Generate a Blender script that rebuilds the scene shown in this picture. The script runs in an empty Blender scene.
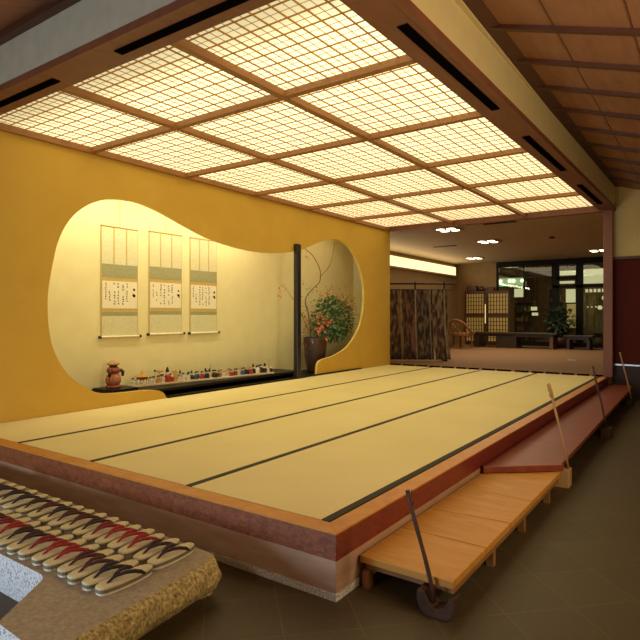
import bpy, bmesh, math, random
from mathutils import Vector, Matrix
random.seed(11)
SC = bpy.context.scene
C = SC.collection
PI = math.pi

# ------------------------------------------------------------------ helpers
def lin(c):
    f = lambda v: (v/12.92 if v <= .04045 else ((v+.055)/1.055)**2.4)
    return tuple(f(v/255.0) for v in c) + (1.0,)

def wloc(o):
    p = Vector((0, 0, 0))
    while o is not None:
        p += Vector(o.location); o = o.parent
    return p

class MB:
    """collects shapes, builds ONE mesh object"""
    def __init__(self):
        self.bm = bmesh.new(); self.mi = 0
    def face(self, vs):
        try:
            f = self.bm.faces.new(vs); f.material_index = self.mi; return f
        except ValueError:
            return None
    def hexa(self, P):
        v = [self.bm.verts.new(p) for p in P]
        for q in ((0, 3, 2, 1), (4, 5, 6, 7), (0, 1, 5, 4), (1, 2, 6, 5), (2, 3, 7, 6), (3, 0, 4, 7)):
            self.face([v[i] for i in q])
        return self
    def box(self, x0, x1, y0, y1, z0, z1):
        return self.hexa([(x0, y0, z0), (x1, y0, z0), (x1, y1, z0), (x0, y1, z0),
                          (x0, y0, z1), (x1, y0, z1), (x1, y1, z1), (x0, y1, z1)])
    def bar(self, a, b, w, h, up=(0, 0, 1)):
        a = Vector(a); b = Vector(b); d = (b-a).normalized(); up = Vector(up)
        s = d.cross(up)
        if s.length < 1e-5: s = d.cross(Vector((0, 1, 0)))
        s.normalize(); u = s.cross(d).normalized()
        s *= w/2; u *= h/2
        return self.hexa([a-s-u, a+s-u, a+s+u, a-s+u, b-s-u, b+s-u, b+s+u, b-s+u])
    def prism(self, pts, z0, z1):
        lo = [self.bm.verts.new((p[0], p[1], z0)) for p in pts]
        hi = [self.bm.verts.new((p[0], p[1], z1)) for p in pts]
        n = len(pts)
        self.face(lo[::-1]); self.face(hi)
        for i in range(n):
            j = (i+1) % n
            self.face([lo[i], lo[j], hi[j], hi[i]])
        return self
    def rings(self, R, cap=True, closed=True):
        V = [[self.bm.verts.new(p) for p in r] for r in R]
        n = len(V[0])
        for a, b in zip(V, V[1:]):
            for i in range(n if closed else n-1):
                j = (i+1) % n
                self.face([a[i], a[j], b[j], b[i]])
        if cap:
            self.face(V[0][::-1]); self.face(V[-1])
        return self
    def lathe(self, prof, c=(0, 0, 0), n=16, sx=1, sy=1):
        return self.rings([[(c[0]+r*sx*math.cos(2*PI*i/n), c[1]+r*sy*math.sin(2*PI*i/n), c[2]+z)
                            for i in range(n)] for r, z in prof])
    def tube(self, pts, rad, n=8):
        pts = [Vector(p) for p in pts]
        if not isinstance(rad, (list, tuple)): rad = [rad]*len(pts)
        R = []; pu = None
        for i, p in enumerate(pts):
            d = (pts[min(i+1, len(pts)-1)]-pts[max(i-1, 0)]).normalized()
            u = pu if pu is not None else (Vector((0, 0, 1)) if abs(d.z) < .9 else Vector((1, 0, 0)))
            s = d.cross(u).normalized(); u = s.cross(d).normalized(); pu = u
            R.append([p+(s*math.cos(2*PI*k/n)+u*math.sin(2*PI*k/n))*rad[i] for k in range(n)])
        return self.rings(R)
    def ball(self, c, r, s=(1, 1, 1), n=10):
        R = []
        for j in range(1, n//2+1):
            t = PI*j/(n//2+1)
            R.append([(c[0]+r*s[0]*math.sin(t)*math.cos(2*PI*i/n), c[1]+r*s[1]*math.sin(t)*math.sin(2*PI*i/n),
                       c[2]-r*s[2]*math.cos(t)) for i in range(n)])
        return self.rings(R)
    def build(self, name, mats, parent=None, smooth=False, bevel=0, label=None, origin=None):
        bmesh.ops.recalc_face_normals(self.bm, faces=self.bm.faces[:])
        me = bpy.data.meshes.new(name)
        if origin is None:
            if parent is not None: origin = wloc(parent)
            elif self.bm.verts:
                xs = [v.co.x for v in self.bm.verts]; ys = [v.co.y for v in self.bm.verts]
                origin = Vector(((min(xs)+max(xs))/2, (min(ys)+max(ys))/2, min(v.co.z for v in self.bm.verts)))
            else: origin = Vector()
        origin = Vector(origin)
        for v in self.bm.verts: v.co -= origin
        self.bm.to_mesh(me); self.bm.free()
        if not isinstance(mats, (list, tuple)): mats = [mats]
        for m in mats: me.materials.append(m)
        if smooth:
            for p in me.polygons: p.use_smooth = True
        o = bpy.data.objects.new(name, me); C.objects.link(o)
        if parent is not None: o.parent = parent
        else: o.location = origin
        if bevel:
            b = o.modifiers.new('bevel', 'BEVEL'); b.width = bevel; b.segments = 2; b.limit_method = 'ANGLE'
            b.angle_limit = math.radians(40)
        if label: o['label'] = label
        return o

def tag(o, label, cat, group=None):
    o['label'] = label; o['category'] = cat
    if group: o['group'] = group
    return o
def thing(name, label, cat, loc=(0, 0, 0), group=None):
    o = bpy.data.objects.new(name, None); C.objects.link(o)
    o.location = loc; o.empty_display_size = .05
    return tag(o, label, cat, group)
def struct(o):
    o['kind'] = 'structure'; return o
def dup(root):
    def cp(o, par):
        c = o.copy(); C.objects.link(c); c.parent = par
        for ch in list(o.children): cp(ch, c)
        return c
    return cp(root, None)
ORD = ['', 'first', 'second', 'third', 'fourth', 'fifth', 'sixth', 'seventh', 'eighth', 'ninth', 'tenth', 'eleventh',
       'twelfth', 'thirteenth', 'fourteenth', 'fifteenth', 'sixteenth', 'seventeenth', 'eighteenth', 'nineteenth',
       'twentieth', 'twenty-first', 'twenty-second', 'twenty-third', 'twenty-fourth', 'twenty-fifth', 'twenty-sixth',
       'twenty-seventh', 'twenty-eighth', 'twenty-ninth', 'thirtieth']

# ------------------------------------------------------------------ materials
def newmat(name):
    m = bpy.data.materials.new(name); m.use_nodes = True
    nt = m.node_tree; return m, nt, nt.nodes['Principled BSDF']
def mat(name, c, rough=.6, c2=None, scale=8, stretch=(1, 1, 1), bump=0, bscale=None, metal=0, detail=4, coat=0,
        spec=.5, dist=0, lo=.3, hi=.7, rot=(0, 0, 0)):
    m, nt, b = newmat(name); N = nt.nodes; L = nt.links
    b.inputs['Roughness'].default_value = rough; b.inputs['Metallic'].default_value = metal
    b.inputs['Coat Weight'].default_value = coat; b.inputs['Specular IOR Level'].default_value = spec
    if c2 is None:
        c2 = tuple(v*.9 for v in c)
    tc = N.new('ShaderNodeTexCoord'); mp = N.new('ShaderNodeMapping')
    mp.inputs['Scale'].default_value = stretch; mp.inputs['Rotation'].default_value = rot
    L.new(tc.outputs['Object'], mp.inputs['Vector'])
    nz = N.new('ShaderNodeTexNoise'); nz.inputs['Scale'].default_value = scale; nz.inputs['Detail'].default_value = detail
    nz.inputs['Distortion'].default_value = dist
    L.new(mp.outputs['Vector'], nz.inputs['Vector'])
    cr = N.new('ShaderNodeValToRGB')
    cr.color_ramp.elements[0].position = lo; cr.color_ramp.elements[1].position = hi
    cr.color_ramp.elements[0].color = lin(c2); cr.color_ramp.elements[1].color = lin(c)
    L.new(nz.outputs['Fac'], cr.inputs['Fac']); L.new(cr.outputs['Color'], b.inputs['Base Color'])
    if bump:
        nb = nz
        if bscale:
            nb = N.new('ShaderNodeTexNoise'); nb.inputs['Scale'].default_value = bscale; nb.inputs['Detail'].default_value = 3
            L.new(mp.outputs['Vector'], nb.inputs['Vector'])
        bp = N.new('ShaderNodeBump'); bp.inputs['Strength'].default_value = bump; bp.inputs['Distance'].default_value = .01
        L.new(nb.outputs['Fac'], bp.inputs['Height']); L.new(bp.outputs['Normal'], b.inputs['Normal'])
    return m
def emit(name, c, s, base=(200, 190, 160)):
    m, nt, b = newmat(name)
    b.inputs['Base Color'].default_value = lin(base)
    b.inputs['Emission Color'].default_value = lin(c); b.inputs['Emission Strength'].default_value = s
    return m

M = {}
M['ochre'] = mat('ochre plaster', (208, 166, 62), .85, (202, 160, 58), 3, bump=.06, bscale=160)
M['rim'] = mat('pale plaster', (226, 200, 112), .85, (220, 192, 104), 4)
M['cream'] = mat('cream wallpaper', (236, 226, 172), .85, (231, 220, 164), 5, bump=.04, bscale=200)
M['fascia'] = mat('cream fascia', (200, 178, 122), .8, (194, 172, 118), 6, bump=.04, bscale=180)
M['greyfascia'] = mat('grey fascia', (178, 168, 146), .8, (168, 158, 138), 9, bump=.06, bscale=160)
M['ceilwood'] = mat('cedar ceiling board', (150, 102, 70), .6, (134, 88, 58), 3, (6, 1, 1))
M['darkwood'] = mat('dark brown trim', (82, 44, 28), .5, (68, 35, 22), 5, (1, 6, 6))
M['soffit'] = mat('brown soffit', (122, 72, 47), .5, (108, 62, 40), 4, (4, 1, 1))
M['lattice'] = mat('lattice cedar', (196, 140, 58), .55, (178, 122, 48), 5, (8, 1, 8))
M['beam'] = mat('cedar grid beam', (158, 108, 56), .55, (142, 94, 46), 5, (8, 1, 8))
M['topwood'] = mat('amber top board', (206, 142, 64), .45, (190, 122, 50), 6, (1, 1, 1), spec=.35, dist=1)
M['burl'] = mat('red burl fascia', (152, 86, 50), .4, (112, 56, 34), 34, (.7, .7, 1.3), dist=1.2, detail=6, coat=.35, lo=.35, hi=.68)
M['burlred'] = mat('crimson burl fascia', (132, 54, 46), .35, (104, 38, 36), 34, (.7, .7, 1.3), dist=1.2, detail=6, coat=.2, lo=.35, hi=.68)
M['lowboard'] = mat('reddish base board', (186, 150, 122), .45, (166, 130, 104), 4, (1, 1, 6), coat=.15)
M['plinth'] = mat('grey granite plinth', (232, 228, 220), .7, (150, 146, 138), 110, detail=2)
M['stonetop'] = mat('sawn sandstone', (170, 154, 130), .8, (140, 126, 104), 60, bump=.2, bscale=140)
M['stonerough'] = mat('split yellow stone', (214, 190, 126), .85, (112, 94, 54), 75, (1, 1, .7), bump=1.0, bscale=90, detail=8)
M['granite'] = mat('speckled granite', (206, 206, 208), .6, (110, 110, 116), 120, detail=3, lo=.34, hi=.5, bump=.1)
M['deck'] = mat('honey deck board', (206, 148, 66), .5, (186, 128, 50), 2.5, (2, 10, 2), spec=.35, dist=.6)
M['deckseam'] = mat('deck underframe', (150, 104, 56), .6, (128, 86, 46), 6)
M['reddeck'] = mat('red lacquered deck', (140, 66, 46), .42, (120, 54, 38), 3, (2, 6, 2), spec=.35)
M['reddoor'] = mat('dark red door', (84, 28, 20), .6, (74, 24, 17), 3, (1, 1, .2), spec=.1)
M['doorlow'] = mat('door foot panel', (44, 22, 18), .6, (38, 19, 15), 3)
M['black'] = mat('black lacquer', (20, 15, 12), .45, (15, 12, 10), 5, spec=.25)
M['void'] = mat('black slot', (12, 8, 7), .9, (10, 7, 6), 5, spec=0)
M['pillar'] = mat('black pillar wood', (34, 24, 18), .4, (30, 20, 16), 6, (8, 8, 1))
M['vase'] = mat('dark brown glaze', (76, 44, 32), .4, (50, 30, 24), 5, coat=.15)
M['leaf'] = mat('green leaf', (112, 152, 100), .5, (52, 92, 60), 18)
M['leafwarm'] = mat('russet leaf', (206, 140, 74), .6, (170, 100, 50), 18)
M['branch'] = mat('brown twig', (128, 88, 44), .7, (104, 70, 36), 20)
M['orange'] = mat('orange blossom', (222, 156, 120), .6, (204, 120, 86), 22)
M['mount'] = mat('pale silk mount', (224, 218, 174), .8, (206, 202, 158), 60, detail=2)
M['silkgreen'] = mat('grey green brocade', (168, 166, 124), .8, (148, 148, 108), 70, detail=2)
M['gold'] = mat('gold brocade', (206, 180, 104), .6, (190, 162, 88), 70, detail=2)
M['paper'] = mat('cream writing paper', (240, 232, 200), .85, (236, 226, 192), 9)
M['ink'] = mat('ink', (40, 34, 28), .8)
M['tray'] = mat('pale tray cloth', (222, 202, 160), .8, (206, 184, 142), 20)
M['rattan'] = mat('rattan', (150, 104, 56), .6, (118, 78, 40), 30)
M['tablewood'] = mat('dark table wood', (58, 46, 34), .4, (46, 36, 27), 4, (1, 8, 1))
M['brownpanel'] = mat('brown table end', (116, 82, 48), .5, (100, 68, 40), 4)
M['lobbyfloor'] = mat('brown carpet', (140, 104, 70), .95, (126, 92, 62), 90, bump=.1)
M['lobbywall'] = mat('lobby brown plaster', (150, 122, 84), .9, (142, 114, 78), 5)
M['lobbyceil'] = mat('lobby ceiling', (176, 148, 104), .9, (168, 140, 98), 5)
M['frame'] = mat('dark bronze frame', (24, 20, 16), .6, (20, 17, 14), 6, spec=.12)
M['shelfwood'] = mat('shop shelving', (120, 88, 56), .6, (98, 70, 44), 8)
M['potleaf'] = mat('dark lobby leaf', (52, 78, 52), .5, (26, 42, 30), 14)
M['chrome'] = mat('steel bar', (190, 194, 200), .35, (170, 174, 180), 10, metal=1)
M['stick'] = mat('dark stick', (84, 46, 34), .5, (54, 30, 24), 20, (1, 1, .3))
M['stickpale'] = mat('pale stick', (176, 138, 84), .5, (150, 112, 66), 20, (1, 1, .3))
M['blockdark'] = mat('dark block', (84, 62, 50), .8, (58, 42, 34), 12, bump=.2, spec=.15)
M['blockpale'] = mat('pale block', (200, 160, 104), .7, (176, 134, 84), 10, (1, 1, .3))
M['skin'] = mat('doll face', (240, 220, 196), .6)
M['handle'] = mat('black pull', (16, 12, 11), .4)
M['sole'] = mat('woven sandal top', (216, 204, 168), .8, (196, 182, 144), 60, (1, 4, 1), bump=.2, bscale=140)
M['soleside'] = mat('sandal side', (122, 114, 82), .7, (98, 92, 66), 30)
M['soleedge'] = mat('pale sandal base', (222, 216, 204), .7, (206, 200, 188), 30)
for k, c in dict(red=(166, 30, 34), crimson=(136, 24, 34), maroon=(84, 26, 30), plum=(60, 24, 34), navy=(44, 26, 38)).items():
    M['strap_'+k] = mat(k+' velvet strap', c, .75, tuple(v*.75 for v in c), 60)

# floor tiles, laid diagonally
def tile_mat():
    m, nt, b = newmat('diagonal floor tiles'); N = nt.nodes; L = nt.links
    tc = N.new('ShaderNodeTexCoord'); mp = N.new('ShaderNodeMapping')
    mp.inputs['Rotation'].default_value = (0, 0, PI/4); mp.inputs['Location'].default_value = (2.496+31.1, -1.174+31.1, 0)
    L.new(tc.outputs['Object'], mp.inputs['Vector'])
    br = N.new('ShaderNodeTexBrick'); br.offset = 0; br.squash = 1
    br.inputs['Scale'].default_value = 1; br.inputs['Brick Width'].default_value = .311; br.inputs['Row Height'].default_value = .311
    br.inputs['Mortar Size'].default_value = .0035; br.inputs['Mortar Smooth'].default_value = .3
    br.inputs['Color1'].default_value = lin((84, 69, 43)); br.inputs['Color2'].default_value = lin((79, 65, 40))
    br.inputs['Mortar'].default_value = lin((100, 84, 54))
    L.new(mp.outputs['Vector'], br.inputs['Vector'])
    nz = N.new('ShaderNodeTexNoise'); nz.inputs['Scale'].default_value = 40; nz.inputs['Detail'].default_value = 5
    L.new(tc.outputs['Object'], nz.inputs['Vector'])
    mx = N.new('ShaderNodeMixRGB'); mx.blend_type = 'MULTIPLY'; mx.inputs['Fac'].default_value = .35
    L.new(br.outputs['Color'], mx.inputs['Color1']); L.new(nz.outputs['Fac'], mx.inputs['Color2'])
    L.new(mx.outputs['Color'], b.inputs['Base Color'])
    bp = N.new('ShaderNodeBump'); bp.inputs['Strength'].default_value = .25; bp.inputs['Distance'].default_value = .004
    L.new(nz.outputs['Fac'], bp.inputs['Height']); L.new(bp.outputs['Normal'], b.inputs['Normal'])
    b.inputs['Roughness'].default_value = .55
    return m
M['tile'] = tile_mat()
def tatami_mat():
    m, nt, b = newmat('woven tatami rush'); N = nt.nodes; L = nt.links
    tc = N.new('ShaderNodeTexCoord')
    mp = N.new('ShaderNodeMapping'); mp.inputs['Scale'].default_value = (1.5, 30, 1)
    L.new(tc.outputs['Object'], mp.inputs['Vector'])
    nz = N.new('ShaderNodeTexNoise'); nz.inputs['Scale'].default_value = 14; nz.inputs['Detail'].default_value = 3
    L.new(mp.outputs['Vector'], nz.inputs['Vector'])
    n2 = N.new('ShaderNodeTexNoise'); n2.inputs['Scale'].default_value = 1.3; n2.inputs['Detail'].default_value = 2
    L.new(tc.outputs['Object'], n2.inputs['Vector'])
    ad = N.new('ShaderNodeMath'); ad.operation = 'MULTIPLY_ADD'; ad.inputs[1].default_value = .5
    L.new(nz.outputs['Fac'], ad.inputs[0]); 
    hf = N.new('ShaderNodeMath'); hf.operation = 'MULTIPLY'; hf.inputs[1].default_value = .5
    L.new(n2.outputs['Fac'], hf.inputs[0]); L.new(hf.outputs[0], ad.inputs[2])
    cr = N.new('ShaderNodeValToRGB'); cr.color_ramp.elements[0].position = .3; cr.color_ramp.elements[1].position = .7
    cr.color_ramp.elements[0].color = lin((222, 204, 146)); cr.color_ramp.elements[1].color = lin((234, 218, 160))
    L.new(ad.outputs[0], cr.inputs['Fac']); L.new(cr.outputs['Color'], b.inputs['Base Color'])
    bp = N.new('ShaderNodeBump'); bp.inputs['Strength'].default_value = .12; bp.inputs['Distance'].default_value = .003
    L.new(nz.outputs['Fac'], bp.inputs['Height']); L.new(bp.outputs['Normal'], b.inputs['Normal'])
    b.inputs['Roughness'].default_value = .75; b.inputs['Specular IOR Level'].default_value = .25
    return m
M['tatami'] = tatami_mat()
M['heri'] = mat('dark mat border', (50, 42, 22), .8, (40, 34, 18), 60)
# lit paper: fluorescent tubes glow behind it, weaker at the front end of the coffer
def paper_mat():
    m, nt, b = newmat('lit shoji paper'); N = nt.nodes; L = nt.links
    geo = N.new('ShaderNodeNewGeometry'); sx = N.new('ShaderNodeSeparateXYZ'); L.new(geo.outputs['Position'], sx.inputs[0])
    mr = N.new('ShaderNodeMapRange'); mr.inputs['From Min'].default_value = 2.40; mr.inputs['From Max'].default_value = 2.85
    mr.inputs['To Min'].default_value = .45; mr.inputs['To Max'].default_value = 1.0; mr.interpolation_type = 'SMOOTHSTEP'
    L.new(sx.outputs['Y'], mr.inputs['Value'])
    nz = N.new('ShaderNodeTexNoise'); nz.inputs['Scale'].default_value = 1.6; nz.inputs['Detail'].default_value = 2
    L.new(geo.outputs['Position'], nz.inputs['Vector'])
    m2 = N.new('ShaderNodeMapRange'); m2.inputs['To Min'].default_value = .84; m2.inputs['To Max'].default_value = 1.12
    L.new(nz.outputs['Fac'], m2.inputs['Value'])
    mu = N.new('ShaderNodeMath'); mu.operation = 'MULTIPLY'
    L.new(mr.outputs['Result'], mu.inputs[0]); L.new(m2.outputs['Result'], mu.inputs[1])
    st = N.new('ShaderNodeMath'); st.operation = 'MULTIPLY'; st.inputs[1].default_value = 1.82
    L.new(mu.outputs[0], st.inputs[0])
    b.inputs['Base Color'].default_value = lin((120, 112, 90)); b.inputs['Roughness'].default_value = .9
    b.inputs['Emission Color'].default_value = (1.0, .86, .46, 1)
    L.new(st.outputs[0], b.inputs['Emission Strength'])
    return m
M['shoji'] = paper_mat()
def glass_mat():
    m = bpy.data.materials.new('clear shop glass'); m.use_nodes = True; nt = m.node_tree; N = nt.nodes; L = nt.links
    for n in list(N): N.remove(n)
    out = N.new('ShaderNodeOutputMaterial'); mx = N.new('ShaderNodeMixShader')
    tr = N.new('ShaderNodeBsdfTransparent'); tr.inputs[0].default_value = (.80, .86, .78, 1)
    gl = N.new('ShaderNodeBsdfGlossy'); gl.inputs['Roughness'].default_value = .02
    fr = N.new('ShaderNodeFresnel'); fr.inputs['IOR'].default_value = 1.5
    L.new(fr.outputs[0], mx.inputs[0]); L.new(tr.outputs[0], mx.inputs[1]); L.new(gl.outputs[0], mx.inputs[2])
    L.new(mx.outputs[0], out.inputs[0]); return m
M['glass'] = glass_mat()
M['cove'] = emit('cove lamp glow', (255, 236, 170), 1.5)
M['lamp'] = emit('downlight glow', (255, 236, 190), 9)
M['shopwhite'] = emit('lit shop panel', (255, 240, 196), .75)
M['shopgreen'] = emit('green lit sign', (150, 226, 170), .45)
M['shopwarm'] = emit('warm lit display', (255, 206, 130), .35)
M['shopbulb'] = emit('shop bulb', (255, 244, 214), 5)
M['screenlit'] = emit('screen paper', (240, 190, 90), .16, (150, 130, 84))  # slight emission gives the paper its lit look, no lamp behind
M['screenbright'] = emit('glowing gap strip', (255, 226, 150), 1.0)  # emission stands in for light showing through the gap

# ------------------------------------------------------------------ layout numbers (metres; camera stands over the origin)
WX = -5.165           # face of the yellow wall
PX = -1.346           # right face of the platform
PY = 2.043            # front face of the platform
TOP = .30
FAR = 9.74
ZL = 2.93             # lattice ceiling
LF = .29              # lobby floor
LC = 3.0              # lobby ceiling
LB = 18.5             # lobby back
LX = -7.2             # lobby left wall

# ------------------------------------------------------------------ room shell
struct(MB().box(-5.3, 1.9, -3.2, 9.9, -.1, 0).build('floor', M['tile'], origin=(0, 0, 0)))
# yellow wall with its free-form opening
OPEN = [(4.279, .313), (4.258, .35), (4.222, .379), (4.173, .399), (4.069, .417), (3.921, .424), (3.78, .426), (3.659, .43),
        (3.495, .443), (3.376, .472), (3.299, .511), (3.169, .595), (3.06, .701), (2.973, .839), (2.914, .989), (2.882, 1.19),
        (2.876, 1.398), (2.892, 1.56), (2.922, 1.727), (2.973, 1.94), (3.048, 2.111), (3.155, 2.253), (3.295, 2.365),
        (3.445, 2.437), (3.576, 2.472), (3.702, 2.487), (3.869, 2.489), (4.055, 2.463), (4.301, 2.4), (4.557, 2.32), (4.832, 2.243),
        (5.125, 2.187), (5.324, 2.162), (5.513, 2.144), (5.832, 2.132), (6.23, 2.150), (6.602, 2.197), (6.862, 2.255), (7.141, 2.35),
        (7.435, 2.450), (7.743, 2.515), (7.987, 2.515), (8.241, 2.435), (8.46, 2.27), (8.641, 2.046), (8.732, 1.81), (8.75, 1.53),
        (8.704, 1.28), (8.596, 1.05), (8.373, .835), (8.113, .681), (7.743, .58), (7.435, .543), (7.334, .505), (7.292, .427), (7.279, .323)]
def smooth_path(P, k=4):
    out = []
    for i in range(len(P)-1):
        p0, p1, p2, p3 = P[max(i-1, 0)], P[i], P[i+1], P[min(i+2, len(P)-1)]
        for s in range(k):
            t = s/k
            out.append(tuple(.5*(2*p1[a]+(p2[a]-p0[a])*t+(2*p0[a]-5*p1[a]+4*p2[a]-p3[a])*t*t+(3*p1[a]-p0[a]-3*p2[a]+p3[a])*t**3) for a in (0, 1)))
    out.append(P[-1]); return out
OP = smooth_path(OPEN)
outl = [(-3.2, 0), (PY+.01, 0), (PY+.01, TOP), (4.285, TOP)] + OP + [(7.278, TOP), (FAR, TOP), (FAR, 3.35), (-3.2, 3.35)]
def wall_with_opening():
    cu = bpy.data.curves.new('tmp', 'CURVE'); cu.dimensions = '2D'; cu.fill_mode = 'BOTH'; cu.extrude = .02
    sp = cu.splines.new('POLY'); sp.points.add(len(outl)-1)
    for p, q in zip(sp.points, outl): p.co = (q[0], q[1], 0, 1)
    sp.use_cyclic_u = True
    o = bpy.data.objects.new('tmp', cu); C.objects.link(o)
    bpy.context.view_layer.update()
    me = bpy.data.meshes.new_from_object(o.evaluated_get(bpy.context.evaluated_depsgraph_get()))
    bpy.data.objects.remove(o); bpy.data.curves.remove(cu)
    me.name = 'wall_left'; me.materials.clear(); me.materials.append(M['ochre']); me.materials.append(M['rim'])
    # local (a, b, c) -> world (x = WX-.03+c, y = a, z = b); right-handed
    me.transform(Matrix(((0, 0, 1, WX-.02), (1, 0, 0, 0), (0, 1, 0, 0), (0, 0, 0, 1))))
    for p in me.polygons:
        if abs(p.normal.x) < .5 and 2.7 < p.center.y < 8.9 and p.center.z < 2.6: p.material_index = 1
    w = bpy.data.objects.new('wall_left', me); C.objects.link(w); return struct(w)
wall_with_opening()
# alcove behind it
struct(MB().box(-5.91, -5.85, 2.3, 9.56, 0, 2.9).build('wall_alcove_back', M['cream']))
struct(MB().box(-5.85, WX-.041, 9.5, 9.56, 0, 2.9).build('wall_alcove_side', M['cream']))
struct(MB().box(-5.85, WX-.041, 2.3, 2.36, 0, 2.9).build('wall_alcove_end', M['cream']))
struct(MB().box(-5.85, WX-.041, 2.36, 9.5, 2.78, 2.84).build('ceiling_alcove', M['cream']))
struct(MB().box(-5.85, WX-.041, 2.36, 9.5, .22, .305).build('floor_alcove', M['black']))
struct(MB().box(WX-.05, WX+.03, 4.3, 8.62, TOP, .322).build('trim_alcove_sill', M['black']))
# other walls of the front room
struct(MB().box(-5.3, 1.9, -3.3, -3.2, 0, 3.4).build('wall_front', M['fascia']))
struct(MB().box(1.8, 1.9, -3.2, 9.9, 0, 3.4).build('wall_right', M['fascia']))
struct(MB().box(-1.30, 1.8, 9.76, 9.9, 2.15, 3.5).build('wall_far', M['fascia']))
struct(MB().box(-1.29, 1.8, 9.735, 9.76, 2.12, 2.16).build('trim_door_head', M['darkwood']))
# dark red sliding doors on the far wall
for i, (x0, x1) in enumerate(((-1.29, -.86), (-.86, .2), (.2, 1.8))):
    d = struct(MB().box(x0, x1, 9.77, 9.83, .5, 2.13).build('door_%d' % (i+1), M['reddoor']))
    MB().box(x0, x1, 9.76, 9.78, .478, .502).build('bright_strip', M['chrome'], d)  # thin bright metallic strip across the door
    MB().box(x0, x1, 9.775, 9.825, 0, .478).build('foot_panel', M['doorlow'], d)
    if i == 1: MB().tube([(-.83, 9.76, .90), (-.83, 9.775, .90)], .075, 20).build('handle', M['handle'], d)
# outer ceiling: cedar boards on battens, falling away from the coffer box
ZC, SL = 3.28, .33
def zc(x): return ZC-SL*(x+1.3)
m = MB()
xe = 1.85
m.hexa([(-1.33, 2.0, ZC+.01), (xe, 2.0-(xe+1.33), zc(xe)), (xe, 9.9, zc(xe)), (-1.33, 9.9, ZC+.01),
        (-1.33, 2.0, ZC+.05), (xe, 2.0-(xe+1.33), zc(xe)+.05), (xe, 9.9, zc(xe)+.05), (-1.33, 9.9, ZC+.05)])
struct(m.build('ceiling', M['ceilwood']))
m = MB()
zf = zc(xe)
m.hexa([(-5.3, 2.0, ZC+.01), (-5.3, 2.0-(xe+1.33), zf), (xe, 2.0-(xe+1.33), zf), (-1.33, 2.0, ZC+.01),
        (-5.3, 2.0, ZC+.05), (-5.3, 2.0-(xe+1.33), zf+.05), (xe, 2.0-(xe+1.33), zf+.05), (-1.33, 2.0, ZC+.05)])
m.box(-5.3, xe, -3.3, 2.0-(xe+1.33), zf, zf+.05)
struct(m.build('ceiling_front', M['ceilwood']))
m = MB()
bat = [1.30, 1.95, 2.58, 3.23, 3.88, 4.50, 5.12, 5.74, 6.40, 7.07, 7.74, 8.40, 9.06]
for y in bat:
    xs = max(-1.33, -1.33+(2.0-y))
    m.bar((xs, y, zc(xs)-.012), (xe, y, zc(xe)-.012), .05, .035)
struct(m.build('trim_ceiling_battens', M['darkwood']))
m = MB()
for x in (-.85, -.40, .05, .5, .95, 1.4):
    m.bar((x, max(2.0-(x+1.33), -1), zc(x)+.003), (x-.0, 9.8, zc(x)+.003), .006, .012)
struct(m.build('trim_ceiling_seams', M['darkwood']))
m = MB()
for y in (1.35, .6, -.2):
    z = ZC-SL*(2.0-y)
    m.bar((-5.2, y, z-.012), (-1.33+(2.0-y), y, z-.012), .06, .05)
for x in (-4.6, -3.4, -2.2):
    m.bar((x, 2.0, ZC-.012), (x, -1.1, ZC-SL*3.1-.012), .05, .035)
struct(m.build('trim_front_battens', M['darkwood']))

# ------------------------------------------------------------------ coffer box with the lit paper ceiling
def ox(y): return -1.34+.0128*(y-2.66)      # outer right edge of the soffit
def cx(x, y):                                # the grid leans a hair to the right with distance
    return x+(x-WX)/3.6*.018*(y-3.5)
# fascias
YO = 2.03
struct(MB().box(-5.165, ox(YO), YO, YO+.04, 2.925, ZC+.02).build('trim_coffer_front', M['greyfascia']))
m = MB(); m.hexa([(ox(YO)-.04, YO, 2.925), (ox(YO), YO, 2.925), (ox(9.74), 9.74, 2.925), (ox(9.74)-.04, 9.74, 2.925),
                  (ox(YO)-.04, YO, ZC+.02), (ox(YO), YO, ZC+.02), (ox(9.74), 9.74, ZC+.02), (ox(9.74)-.04, 9.74, ZC+.02)])
struct(m.build('trim_coffer_right', M['fascia']))
# trim under the outer ceiling
m = MB(); m.box(-5.165, ox(YO)+.05, YO-.06, YO, ZC-.05, ZC+.01)
struct(m.build('trim_cornice_front', M['darkwood']))
m = MB(); m.bar((ox(YO)+.06, YO-.06, ZC-.02), (ox(9.74)+.06, 9.74, ZC-.02), .12, .04)
struct(m.build('trim_cornice_right', M['darkwood']))
# soffit boards
m = MB()
m.box(-5.165, ox(YO)+.012, YO-.012, YO+.03, 2.885, 2.935)
m.box(-5.165, ox(YO)-.04, YO+.03, 2.265, 2.89, 2.925)
struct(m.build('trim_soffit_front', M['soffit']))
m = MB()
def quadbar(m, xa, xb, y0, y1, z0, z1):
    m.hexa([(xa(y0), y0, z0), (xb(y0), y0, z0), (xb(y1), y1, z0), (xa(y1), y1, z0),
            (xa(y0), y0, z1), (xb(y0), y0, z1), (xb(y1), y1, z1), (xa(y1), y1, z1)])
quadbar(m, lambda y: ox(y)-.03, lambda y: ox(y)+.012, YO+.03, 9.80, 2.885, 2.935)
quadbar(m, lambda y: cx(-1.575, y), lambda y: ox(y)-.03, YO+.03, 9.80, 2.89, 2.925)
struct(m.build('trim_soffit_right', M['soffit']))
struct(MB().box(-5.2, ox(9.74), 9.66, 9.79, 2.872, 3.0).build('trim_soffit_far', M['soffit']))
struct(MB().box(WX-.005, WX+.045, 2.265, 9.66, 2.885, 2.945).build('trim_wall_plate', M['beam']))
struct(MB().box(-5.3, -1.2, 9.74, 9.86, 2.95, 3.4).build('wall_far_header', M['lobbyceil']))
struct(MB().box(-5.2, -1.3, 2.05, 9.74, 3.22, 3.26).build('ceiling_coffer_lid', M['fascia']))
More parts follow.
